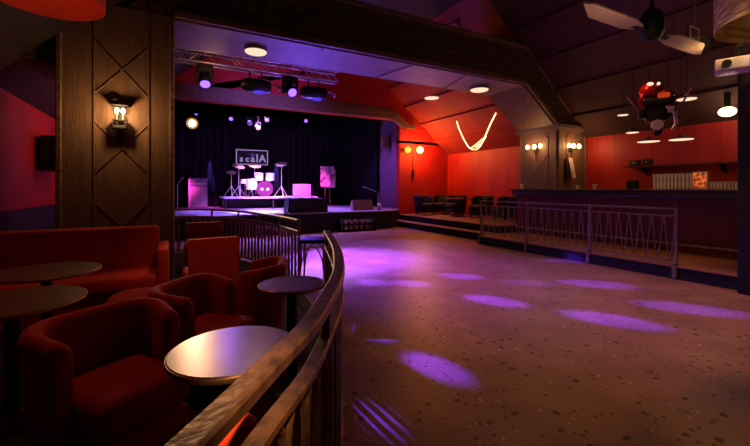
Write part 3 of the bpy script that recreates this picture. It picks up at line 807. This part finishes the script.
# ---------------------------------------------------------------- sconces and house lamps
t = thing('wall_sconce', 'black iron candle sconce glowing on the left wooden pillar', 'wall lamp', (-.645, BY0 - .045, 2.20))
k = MB(); k.rbox((0, .035, .02), (.06, .02, .46), .008); k.cyl((0, .03, -.28), (0, .03, -.10), .004, .02, seg=8)
k.rbox((0, -.06, .02), (.17, .10, .05), .01); k.rbox((-.075, -.06, .07), (.02, .10, .10), .004); k.rbox((.075, -.06, .07), (.02, .10, .10), .004); k.rbox((0, -.06, .115), (.17, .10, .02), .004)
k.build('bracket', 'black', t)
for sx in (-.035, .035):
    c = MB().cyl((sx, -.06, .12), (sx, -.06, .20), .013, seg=12).build('candle', 'iron', t)
    MB().sphere((sx, -.06, .245), .026, 14, (1, 1, 1.6)).build('bulb', 'bulb', c)
r_ = MB(); pts = [(-.05 + .035 * math.cos(a * .4), -.06, .36 + .035 * math.sin(a * .4)) for a in range(17)]
r_.tube(pts, .010, 8); r_.tube([(0, .03, .22), (0, -.02, .33), (-.015, -.06, .345)], .010, 8); r_.build('scroll', 'black', t)
r_ = MB().rbox((0, -.05, .315), (.20, .16, .012), .004); r_.build('smoke_plate', 'black', t)
light('POINT', 'sconce_glow', (-.645, BY0 - .26, 2.41), 15, (1, .50, .20), t, .03)

def triple_sconce(label, loc, rz):
    t = thing('wall_sconce', label, 'wall lamp', loc, rz, 'three-bulb sconces on the right pillar')
    k = MB(); k.rbox((0, -.01, 0), (.12, .02, .22), .008); k.tube([(-.2, -.10, -.03), (0, -.08, -.06), (.2, -.10, -.03)], .010, 8); k.cyl((0, -.01, -.04), (0, -.09, -.06), .010); k.cyl((0, -.02, -.1), (0, -.02, -.42), .012, .004, seg=8)
    k.build('bracket', 'black', t)
    for sx in (-.2, 0, .2):
        h = MB().cyl((sx, -.10 + .02 * (sx == 0), -.055), (sx, -.10 + .02 * (sx == 0), 0), .018, seg=10).build('candle', 'iron', t)
        MB().sphere((sx, -.10 + .02 * (sx == 0), .04), .046, 14, (1, 1, 1.25)).build('bulb', 'bulb', h)
    l = light('POINT', 'sconce_glow', (0, 0, 0), 8.5, (1, .42, .15), None, .03); l.parent = t; l.location = (0, -.32, .03)
    return t
triple_sconce('three-bulb sconce on the side of the right pillar facing the dance floor', (8.60, 6.82, 2.47), R(-90))
triple_sconce('three-bulb sconce on the face of the right pillar above the white card', (9.12, BY0 - .02, 2.45), 0)

t = thing('hanging_card', 'white rectangular card in a dark holder on the pillar under the sconce', 'sign', (9.02, BY0 - .05, 1.64))
MB().rbox((-.11, .02, .22), (.06, .03, .62), .006).build('holder', 'black', t)
MB().rbox((0, 0, 0), (.16, .012, .54), .004, T=Matrix.Translation((.03, -.06, .28)) @ Matrix.Rotation(R(-12), 4, 'X')).build('card', 'paper', t)

def lounge_lamp(label, x, z, m, e, col):
    t = thing('wall_globe', label, 'wall lamp', (x, YS - .03, z), 0, 'globe lamps on the red lounge wall')
    k = MB().lathe([(.06, -.02), (.06, .02), (.03, .04)], seg=16, T=TX); k.cyl((0, 0, 0), (0, -.12, 0), .014); k.build('arm', 'black', t)
    MB().sphere((0, -.17, 0), .12, 20).build('globe', m, t)
    light('POINT', 'globe_glow', (x, YS - .36, z), e, col, t, .08)
lounge_lamp('bright orange globe lamp on the red wall right of the stage', 8.30, 2.86, 'bulb_orange', 120, (1, .34, .08))
lounge_lamp('dimmer amber globe lamp on the red wall at the stage corner', 7.75, 2.84, 'bulb_amber', 20, (1, .25, .04))
t = thing('wall_mounted_cable', 'thin dark cable with a small box on the red wall under the globe lamps', 'cable', (8.1, YS - .03, 1.6))
MB().cyl((0, 0, .1), (0, 0, 1.2), .012, seg=8).build('cable', 'black', t); MB().rbox((0, -.01, .35), (.08, .05, .30), .01).build('box', 'black', t)

def ceiling_disc(label, loc, r, m='bulb_soft', e=10, col=(1, .66, .38), deep=.05, group='round ceiling lamps'):
    t = thing('ceiling_lamp', label, 'ceiling lamp', loc, 0, group)
    MB().lathe([(r, 0), (r * 1.04, -.02), (r * 1.04, -deep)], seg=28).build('housing', 'greyfix', t)
    MB().lathe([(0, -deep - .05), (r * .5, -deep - .044), (r * .9, -deep - .02), (r, -deep + .005), (0, -deep + .008)][::-1], seg=28).build('diffuser', m, t)
    if e: light('SPOT', 'lamp_glow', (loc[0], loc[1], loc[2] - deep - .1), e, col, t, .1, (loc[0], loc[1], 0), 150, .8)
    return t
ceiling_disc('lit round lamp under the beam above the stage opening', (1.27, 6.80, 3.85), .19, 'bulb_soft', 26)
ceiling_disc('lit round lamp under the beam near its right knee', (6.58, 6.85, 3.85), .22, 'bulb_soft', 26)
def pendant(label, loc, zc, r, m='dimdisc', e=1.4, group='disc pendants above the bar', shade='black'):
    t = thing('pendant_lamp', label, 'pendant lamp', loc, 0, group)
    MB().cyl((0, 0, .06), (0, 0, zc - loc[2]), .006, seg=6).build('cord', 'black', t)
    MB().lathe([(.03, .10), (.05, .06), (r * .55, .045), (r, .012), (r, .004)], seg=28).build('lamp_shade', shade, t)
    MB().lathe([(0, .003), (r * .93, .003), (r * .93, -.004), (0, -.006)], seg=28).build('diffuser', m, t)
    if e: light('SPOT', 'lamp_glow', (loc[0], loc[1], loc[2] - .06), e, (1, .5, .25), t, .08, (loc[0], loc[1], 0), 150, .8)
def cz(x): return EAVE + (XR - x) * SL
pendant('disc pendant hung over the bar counter, left of the red hanging machine', (8.4, 4.02, 2.33), cz(8.4), .20)
pendant('disc pendant hung over the bar counter right of the red hanging machine', (8.4, 3.47, 2.31), cz(8.4), .20)
pendant('dim disc pendant far along the bar, close to the pillar', (8.4, 4.32, 2.55), cz(8.4), .12, 'dimdisc', 0)
pendant('pale-shaded pendant high to the right of the red hanging machine', (8.0, 3.22, 2.97), cz(8.0), .15, 'bulb_soft', 5, shade='paper')
pendant('bright round lamp high above the far end of the bar', (8.8, 4.72, 3.02), cz(8.8), .11, 'bulb_soft', 8, shade='greyfix')
pendant('grey disc lamp hung from the sloping red ceiling beyond the beam', (7.2, 9.6, 4.25), cz(7.2), .24, 'dimdisc', 3, 'disc pendants in the lounge', 'greyfix')
t = thing('bulkhead_lamp', 'glaring warm lamp on the sloping ceiling at the right end of the bar', 'ceiling lamp', (9.2, 3.07, 2.84))
MB().lathe([(.05, .34), (.05, .10), (.07, .06)], seg=20).build('housing', 'black', t)
MB().sphere((0, 0, 0), .11, 18, (1.2, 1.2, .8)).build('bulb', 'hotwhite', t)
light('POINT', 'bulkhead_glow', (9.0, 3.07, 2.66), 2, (1, .56, .22), t, .08)
t = thing('wall_lamp', 'tiny warm lamp low on the wooden post at the right end of the bar', 'wall lamp', (9.70, 2.90, 2.28))
MB().box((0, 0, 0), (.03, .08, .10)).build('backplate', 'black', t); MB().sphere((-.05, 0, 0), .035, 12).build('bulb', 'bulb_soft', t)

# rope light hung in a V from the lounge ceiling
t = thing('rope_light', 'glowing rope light hanging in a V from the lounge ceiling', 'rope light', (8.58, 9.1, 2.6))
pts = [(0, .92, 1.10), (0, .80, .82), (0, .55, .42), (0, .34, .16), (0, .16, .06), (0, -.05, .04), (0, -.22, .14), (0, -.42, .42), (0, -.66, .80), (0, -.88, 1.08)]
MB().tube(pts, .021, 10).build('rope', 'rope', t)
pts = [(0.0, .22, .10), (.03, 0, .22), (.06, -.25, .36), (.06, -.40, .42), (.05, -.26, .26), (.03, .05, .12)]
MB().tube(pts, .018, 8).build('rope_loop', 'rope', t)
for y, z in ((.92, 1.10), (-.88, 1.08)): MB().cyl((0, y, z - .03), (0, y, z + .06), .018, seg=8).build('hook', 'black', t)

# ---------------------------------------------------------------- bar
t = thing('bar_counter', 'long dark bar counter with dark red front on the raised platform', 'bar counter', (8.3, 3.0, .205))
MB().bb(-.02, .22, -5.9, 4.2, 0, 1.0).build('front_panel', 'barfront', t)
MB().rbox((-.0, -.85, 1.065), (.38, 10.14, .13), .02).build('fascia', 'bartop', t)
MB().rbox((.02, -.85, 1.15), (.54, 10.20, .045), .015).build('countertop', 'bartop', t)
MB().cyl((-.17, -5.9, .16), (-.17, 4.1, .16), .022).build('foot_rail', 'iron', t)
for y in (-4.5, -2.5, -.5, 1.5, 3.5): MB().cyl((-.02, y, .16), (-.17, y, .16), .012, seg=8).build('rail_bracket', 'iron', t)
BARZ = .205 + 1.1725
t = thing('back_counter', 'low counter against the red wall behind the bar', 'counter', (9.52, 2.2, .205))
MB().bb(-.22, .2, -3.4, 2.9, 0, 1.13).build('body', 'barfront', t); MB().bb(-.25, .2, -3.42, 2.92, 1.13, 1.17).build('countertop', 'bartop', t)
BKZ = .205 + 1.17
t = thing('wall_shelf', 'dark shelf on the red wall above the rows of glasses', 'shelf', (9.62, 2.3, 1.88))
MB().bb(-.18, .15, -3.0, 2.72, 0, .04).build('board', 'barfront', t)
for y in (-2.2, -.6, 1.0, 2.4): MB().prism([(.15, -.18), (.15, 0), (-.12, 0)], y - .015, y + .015).build('bracket', 'black', t)
def glass_proto(label, loc, h, r, group):
    t = tag(MB().lathe([(0, 0), (r * .78, 0), (r * .80, .01), (r, h), (r * .93, h), (r * .74, .014), (0, .014)], seg=14).build('beer_glass', 'glass'), label, 'glass', group)
    t.location = loc; return t
words_ = ['first', 'second', 'third', 'fourth', 'fifth', 'sixth', 'seventh', 'eighth', 'ninth', 'tenth', 'eleventh', 'twelfth']
g0 = None
G3 = 'glasses stacked behind the bar'
for tier in range(2):
    for k in range(11):
        y = 4.40 - k * .068
        lb = 'pale beer glass, %s tier behind the bar, %s from the pillar side' % (('lower', 'upper')[tier], words_[k])
        loc = (9.44, y, BKZ + .001 + tier * .166)
        if g0 is None: g0 = glass_proto(lb, loc, .165, .030, G3)
        else:
            c = g0.copy(); COL.objects.link(c); c.location = loc; c['label'] = lb
g1 = None; G4 = 'short glasses right of the lit picture'
for k in range(8):
    y = 3.40 - k * .055
    lb = 'short dim bar glass right of the lit picture, %s from it' % words_[k]
    loc = (9.44, y, BKZ + .001)
    if g1 is None: g1 = glass_proto(lb, loc, .15, .024, G4)
    else:
        c = g1.copy(); COL.objects.link(c); c.location = loc; c['label'] = lb
t = thing('lit_picture', 'glowing orange picture in a pale frame among the bar glasses', 'picture', (9.40, 3.56, BKZ + .002), R(-90))
f = MB(); W, H = .27, .36
for sx in (-1, 1): f.box((sx * (W / 2 - .012), 0, H / 2), (.026, .03, H))
f.box((0, 0, .014), (W, .03, .028)); f.box((0, 0, H - .014), (W, .03, .028)); f.build('frame', 'paleframe', t)
MB().box((0, .006, H / 2), (W - .04, .012, H - .04)).build('glowing_panel', 'fire', t)
t = thing('till_box', 'small black box on the shelf end nearest the pillar', 'box', (9.58, 4.86, 1.921)); MB().rbox((0, 0, .065), (.16, .18, .13), .01).build('body', 'black', t); MB().box((-.085, 0, .07), (.01, .10, .05)).build('screen', 'greyfix', t)
t = thing('till_box', 'second black box along the wall shelf, with a pale knob', 'box', (9.58, 4.60, 1.921)); MB().rbox((0, 0, .07), (.16, .16, .14), .01).build('body', 'black', t); MB().sphere((-.088, 0, .07), .02, 10).build('knob', 'plasticwhite', t)
t = thing('till_box', 'black box standing on the back counter left of the glasses', 'box', (9.46, 4.86, BKZ)); MB().rbox((0, 0, .10), (.18, .20, .20), .01).build('body', 'black', t); MB().box((-.095, 0, .12), (.01, .14, .08)).build('screen', 'blackgloss', t)
def bar_glass(name, label, cat, loc, h, r, m='glass'):
    o = MB().lathe([(0, 0), (r * .7, 0), (r * .72, .01), (r, h), (r * .93, h), (r * .66, .014), (0, .014)], seg=16).build(name, m); o.location = loc; tag(o, label, cat)
bar_glass('candle_glass', 'pink-lit glass tumbler on the far end of the bar counter', 'glass', (8.2, 6.95, BARZ + .001), .13, .055)
bar_glass('white_cup', 'small white cup on the bar directly below the hanging white card', 'cup', (8.45, 5.55, BARZ + .001), .09, .04, 'plasticwhite')
bar_glass('clear_tumbler', 'clear glass on the bar counter in front of the red wall right of the pillar', 'glass', (8.4, 5.12, BARZ + .001), .11, .045)

# ---------------------------------------------------------------- lounge furniture
d0 = tub_chair('black lounge chair by the red boarded wall, nearest the railing post', (9.0, 8.25, .405), R(80), 'darkvelvet', 'dark chairs in the raised lounge')
for x, y, a, lb in ((9.05, 9.35, 95, 'black lounge chair by the red boarded wall, right of the small square table'), (9.15, 10.75, 90, 'black lounge chair by the red boarded wall, left of the small square table'),
                    (9.05, 11.45, 120, 'black lounge chair in the corner of the red walls'), (8.15, 11.3, 200, 'black lounge chair at the top of the steps nearest the stage')):
    dup(d0, (x, y, .405), R(a), lb, 'dark chairs in the raised lounge')
t = thing('lounge_table', 'small square dark table among the black chairs of the lounge', 'table', (8.7, 10.1, .405))
MB().rbox((0, 0, .63), (.62, .62, .03), .008).build('tabletop', 'wood_trim', t); MB().cyl((0, 0, .02), (0, 0, .62), .035).build('column', 'black', t); MB().rbox((0, 0, .012), (.4, .4, .024), .008).build('base', 'black', t)

# ---------------------------------------------------------------- ceiling fan, hanging machine, shades, projector
t = thing('ceiling_fan', 'ceiling fan with two pale pointed blades above the dance floor', 'ceiling fan', (2.86, 1.35, 2.46))
MB().cyl((0, 0, .12), (0, 0, RIDGE - 2.46), .014, seg=10).build('down_rod', 'black', t)
MB().lathe([(.03, .16), (.055, .13), (.075, .08), (.075, .0), (.055, -.04), (.03, -.055)], seg=24).build('motor', 'black', t)
ang0 = math.atan2(.88 * -.4735 + .47 * .881, .88 * .881 + .47 * .4735)
for k in range(2):
    a = ang0 + k * PI
    T_ = Matrix.Rotation(a, 4, 'Z') @ Matrix.Rotation(R(-3), 4, 'X')
    MB().prism([(.16, -.035), (.24, -.065), (.60, -.065), (.80, .035), (.74, .06), (.30, .065), (.16, .035)], -.005, .005, 'Z', T=T_).build('blade', 'fanwood', t)
    MB().box((.14, 0, .0), (.16, .04, .012), T=T_).build('blade_arm', 'black', t)

t = thing('hanging_machine', 'red and black machine with a pale round disc hung above the bar', 'decoration', (7.0, 3.22, 2.42), R(-56))
sh = MB(); sh.sphere((-.08, .05, .60), .17, 24, (1.0, 1.0, .85)); sh.sphere((.10, .0, .50), .12, 20, (1.1, 1, .75)); sh.tube([(-.2, -.05, .52), (-.26, -.08, .40), (-.20, -.1, .28)], .03, 10); sh.build('red_shell', 'redlacquer', t)
g = MB().rbox((0, .07, .24), (.34, .26, .34), .09, 4); g.rbox((.0, -.02, .40), (.46, .16, .12), .05, 4)
for sx in (-.2, .2): g.cyl((sx, .02, .14), (sx * 1.1, .02, .34), .055, .045, seg=14)
g.build('dark_body', 'blackgloss', t)
g = MB(); g.tube([(.10, -.1, .30), (.20, -.12, .18), (.24, -.06, .02), (.22, .1, -.05)], .022, 10); g.build('pipe', 'chrome', t)
g = MB(); g.sphere((-.11, -.10, .68), .034, 14, (1.4, 1, .9)); g.build('lamp', 'bulb_soft', t)
g = MB().sphere((-.0, -.11, .67), .026, 12); g.build('lamp', 'bulb_soft', t)
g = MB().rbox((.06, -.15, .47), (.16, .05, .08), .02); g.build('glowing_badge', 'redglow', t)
MB().lathe([(0, .115), (.075, .115), (.085, .10), (.085, .06)], seg=24, T=Matrix.Translation((-.02, -.02, .0)) @ TX @ Matrix.Translation((0, 0, .02))).build('disc', 'plasticwhite', t)
h = MB(); h.tube([(-.42, -.08, .50), (-.30, -.04, .32), (-.18, 0, .26), (.18, 0, .26), (.32, -.04, .34), (.42, -.08, .55)], .016, 8); h.build('handlebar', 'iron', t)
MB().rbox((.16, -.12, .24), (.09, .02, .10), .006).build('plate', 'paper', t)
h = MB()
for sx in (-.14, .14): h.cyl((sx, .05, .60), (sx * 2.2, .05, cz(7.0) - 2.42), .006, seg=6)
h.build('cable', 'black', t)
h = MB(); T_ = Matrix.Translation((.02, .12, .02)) @ Matrix.Rotation(R(90), 4, 'Y'); h.lathe([(.12, -.04), (.15, -.05), (.165, 0), (.15, .05), (.12, .04)], seg=28, T=T_); h.build('wheel', 'black', t)
light('POINT', 'red_glow', (6.66, 2.98, 3.20), 7, (1, .16, .05), t, .05)

def drum_shade(name, label, loc, r, h, m, cz_):
    t = thing(name, label, 'lamp shade', loc)
    prof = [(r * .985, 0), (r, 0), (r, h), (r * .985, h), (r * .985, .0)]
    vs = MB(); N = 56
    pts = []
    v = []; f = []
    for k, (rr, z) in enumerate(prof[:4]):
        for i in range(N): a = 2 * PI * i / N; v.append((rr * math.cos(a), rr * math.sin(a), z))
    for k in range(4):
        for i in range(N): j = (i + 1) % N; k2 = (k + 1) % 4; f.append((k * N + i, k * N + j, k2 * N + j, k2 * N + i))
    vs.add(v, f, True).build('shade', m, t)
    MB().cyl((0, 0, h * .6), (0, 0, cz_ - loc[2]), .008, seg=6).build('cord', 'black', t)
    s = MB(); s.cyl((-r, 0, h * .6), (r, 0, h * .6), .006, seg=6); s.cyl((0, -r, h * .6), (0, r, h * .6), .006, seg=6); s.build('spider', 'black', t)
    MB().sphere((0, 0, h * .45), .05, 12).build('bulb', 'bulb_soft', t)
    return t
drum_shade('drum_pendant', 'large red drum-shaped pendant shade above the left seating, cut by the picture top', (-.83, 3.55, 2.78), .36, .62, 'redshade', XL and EAVE + (-.80 - XL) * SL)
light('SPOT', 'drum_glow', (-.83, 3.55, 3.0), 34, (1, .16, .05), None, .08, (-.7, 3.2, 0), 110, .9)
light('POINT', 'drum_bulb', (-.83, 3.55, 3.10), 1.2, (1, .45, .2), None, .06)
drum_shade('drum_pendant', 'large crumpled gold drum shade at the top right corner', (4.10, .95, 2.66), .48, .86, 'gold', RIDGE)
light('POINT', 'drum_glow', (3.5, 1.22, 2.40), 3, (1, .62, .28), None, .08)  # added point floating outside the gold shade, brightens shade and fan
light('POINT', 'fan_fill', (2.25, 1.2, 2.12), 2.2, (1, .58, .30), None, .06)  # unseen point added to brighten the left fan blade

t = thing('video_projector', 'white projector clamped to the dark post at the right edge', 'projector', (6.28, 1.98, 2.86), R(-70))
MB().rbox((0, 0, .09), (.46, .34, .15), .02).build('body', 'plasticwhite', t)
MB().cyl((-.12, -.16, .09), (-.12, -.22, .09), .05, .045, seg=20).build('lens', 'blackgloss', t)
b = MB(); b.cyl((0, 0, .16), (0, 0, .34), .02); b.box((0, .16, .33), (.06, .40, .03)); b.build('bracket', 'black', t)
v = MB()
for k in range(5): v.box((.08 + k * .025, -.172, .09), (.008, .006, .08))
v.build('vent', 'greyfix', t)

t = thing('black_spotlight', 'black spotlight hung from the ceiling left of the white projector', 'stage lamp', (6.05, 2.35, 3.30))
T_ = Matrix.Rotation(R(-62), 4, 'X') @ Matrix.Rotation(R(25), 4, 'Y')
MB().lathe([(.05, .15), (.08, .10), (.09, -.08), (.11, -.14), (.11, -.16), (.09, -.14)], seg=22, T=T_).build('housing', 'black', t)
MB().tube([(-.11, 0, 0), (-.12, 0, .22), (.12, 0, .22), (.11, 0, 0)], .012, 8).build('yoke', 'steel', t)
MB().cyl((0, 0, .22), (0, 0, RIDGE - 3.30), .012, seg=8).build('rod', 'black', t)

# ---------------------------------------------------------------- lights
HEAD = (.57, 8.42, 3.55)
LV = (.13, .035, 1.0)
k = 42
for x, y, ang, e in [(1.80, 2.36, 2.5, 420), (1.70, 3.20, 2.4, 420), (3.50, 3.40, 3.4, 440), (4.08, 2.33, 3.2, 500), (5.25, 2.12, 3.1, 460), (5.40, 3.30, 3.4, 420), (4.0, 4.6, 3.6, 330),
                     (1.10, 1.98, 1.5, 300), (4.6, 3.8, 3.0, 120), (3.05, 4.6, 3.6, 260), (3.4, 6.2, 5, 200), (2.4, 6.0, 5, 200), (2.6, 4.9, 4, 220), (6.6, 4.6, 3, 200)]:
    light('SPOT', 'violet_beam', HEAD, e * k, LV, None, .05, (x, y, 0), ang * 1.15, .6)
# violet washes
light('SPOT', 'violet_wash', (2.38, 8.42, 3.6), 11500, (.20, .07, 1.0), None, .08, (3.0, 6.9, 0), 46, 1.0)
light('SPOT', 'violet_wash', (3.1, 8.42, 3.6), 1700, (.20, .08, 1.0), None, .08, (4.4, 7.6, 0), 52, 1.0)
light('SPOT', 'violet_wash', (1.0, 8.42, 3.5), 50, (.20, .07, 1.0), None, .06, (.9, 3.6, .3), 30, .8)
light('SPOT', 'soffit_fill', (3.4, 11.3, .8), 1100, (.16, .07, 1.0), None, .2, (3.6, 6.8, 3.9), 62, .9)  # added fill with no fixture, brightens the beam underside
light('SPOT', 'header_wash', (2.4, 8.8, 3.6), 420, (.30, .12, 1.0), None, .1, (2.5, 12.0, 3.9), 80, .9)
# stage
light('SPOT', 'stage_magenta', (2.6, 12.35, 4.3), 5200, (1.0, .34, .92), None, .1, (3.0, 15.1, 1.3), 34, .6)
light('SPOT', 'stage_magenta', (4.6, 12.35, 4.3), 1700, (1.0, .05, .66), None, .1, (5.0, 15.0, 1.4), 34, .6)
light('SPOT', 'stage_magenta', (-.25, 15.35, 2.0), 1500, (1.0, .06, .75), None, .1, (.6, 15.6, 1.2), 50, .6)
light('SPOT', 'stage_violet', (2.8, 13.2, 4.4), 5000, (.30, .14, 1.0), None, .1, (3.0, 13.0, .6), 95, .7)
light('SPOT', 'stage_violet', (5.8, 13.0, 4.4), 500, (.40, .10, 1.0), None, .1, (6.9, 12.6, .6), 80, .7)
light('SPOT', 'stage_front_violet', (2.2, 12.6, 4.3), 9000, (.42, .32, 1.0), None, .1, (2.4, 12.6, .6), 34, .8)
for x, tx in ((1.15, 1.30), (3.75, 3.95), (4.1, 4.05), (2.9, 2.95)):
    light('SPOT', 'curtain_streak', (x, 16.1, 4.45), 5000, (.24, .12, 1.0), None, .03, (tx, 16.62, 2.2), 7, .9)
# warm spotlight that faces the room
light('SPOT', 'room_spot', (.50, 12.8, 3.42), 350, (1, .66, .36), None, .10, (.3, 3.0, .6), 30, .8)
# warm house light over the dance floor and seating: lamps on the ceiling behind the viewer
def house(x, y, e, col, lb):
    ceiling_disc(lb, (x, y, RIDGE), .2, 'bulb_soft', 0)
    light('SPOT', 'house_glow', (x, y, RIDGE - .2), e, col, None, .25, (x, y, 0), 78, 1.0)
house(5.2, 1.6, 560, (1, .43, .14), 'round lamp on the flat ceiling over the dance floor')
house(6.0, 3.4, 40, (1, .46, .20), 'round lamp on the flat ceiling near the bar side')
light('POINT', 'platform_fill', (7.35, 3.4, 2.6), 9, (1, .34, .13), None, .2)  # fixtureless point added to warm the platform and bar front
light('POINT', 'lounge_glow', (8.3, 9.9, 3.0), 22, (1, .22, .07), None, .2)
light('POINT', 'side_glow', (-1.0, 8.6, 2.5), 16, (1, .14, .06), None, .2)

light('SPOT', 'seat_glow', (.9, 3.6, 3.7), 150, (1, .38, .12), None, .1, (.25, 4.75, .6), 30, .9)
light('SPOT', 'violet_wash', (1.0, 8.42, 3.6), 5000, (.30, .20, 1.0), None, .06, (2.0, 6.0, 0), 26, .9)
light('SPOT', 'truss_spot', (.38, 7.9, 3.42), 24, (1, .55, .28), None, .1, (.22, 1.7, .7), 26, .8)
light('POINT', 'truss_fill', (.7, 8.1, 3.6), 6, (1, .50, .24), None, .1)  # added point with no lamp of its own, brightens the truss
light('POINT', 'upper_wall_fill', (2.2, 10.2, 4.95), 6, (1, .30, .22), None, .3)  # added reddish point, no lamp there, lifts the wall above the header
light('POINT', 'projector_fill', (5.75, 1.55, 3.15), 5, (1, .68, .40), None, .1)  # warm point added beside the projector, which gives no light itself
light('SPOT', 'stool_glow', (.2, -1.6, 4.2), 2200, (1, .42, .14), None, .1, (.165, 1.22, .62), 6, .8)
light('SPOT', 'violet_wash', (2.38, 8.42, 3.6), 2300, (.24, .06, 1.0), None, .08, (3.9, 5.2, 0), 56, 1.0)
# world: almost dark
w = bpy.data.worlds.new('World'); S.world = w; w.use_nodes = True
w.node_tree.nodes['Background'].inputs[0].default_value = (.02, .012, .014, 1)
w.node_tree.nodes['Background'].inputs[1].default_value = .15

# camera: level, lens shifted down
cam = bpy.data.cameras.new('camera'); co = bpy.data.objects.new('camera', cam); COL.objects.link(co)
cam.sensor_width = 36; cam.lens = 36 * 374 / 750; cam.shift_y = -35 / 750; cam.clip_start = .02
co.location = (0, 0, 1.4); co.rotation_euler = (R(90), 0, -math.atan2(201, 374))
S.camera = co
S.view_settings.view_transform = 'Standard'; S.view_settings.look = 'None'; S.view_settings.exposure = 0.0; S.view_settings.gamma = 1.0
try: S.cycles.use_denoising = True
except Exception: pass
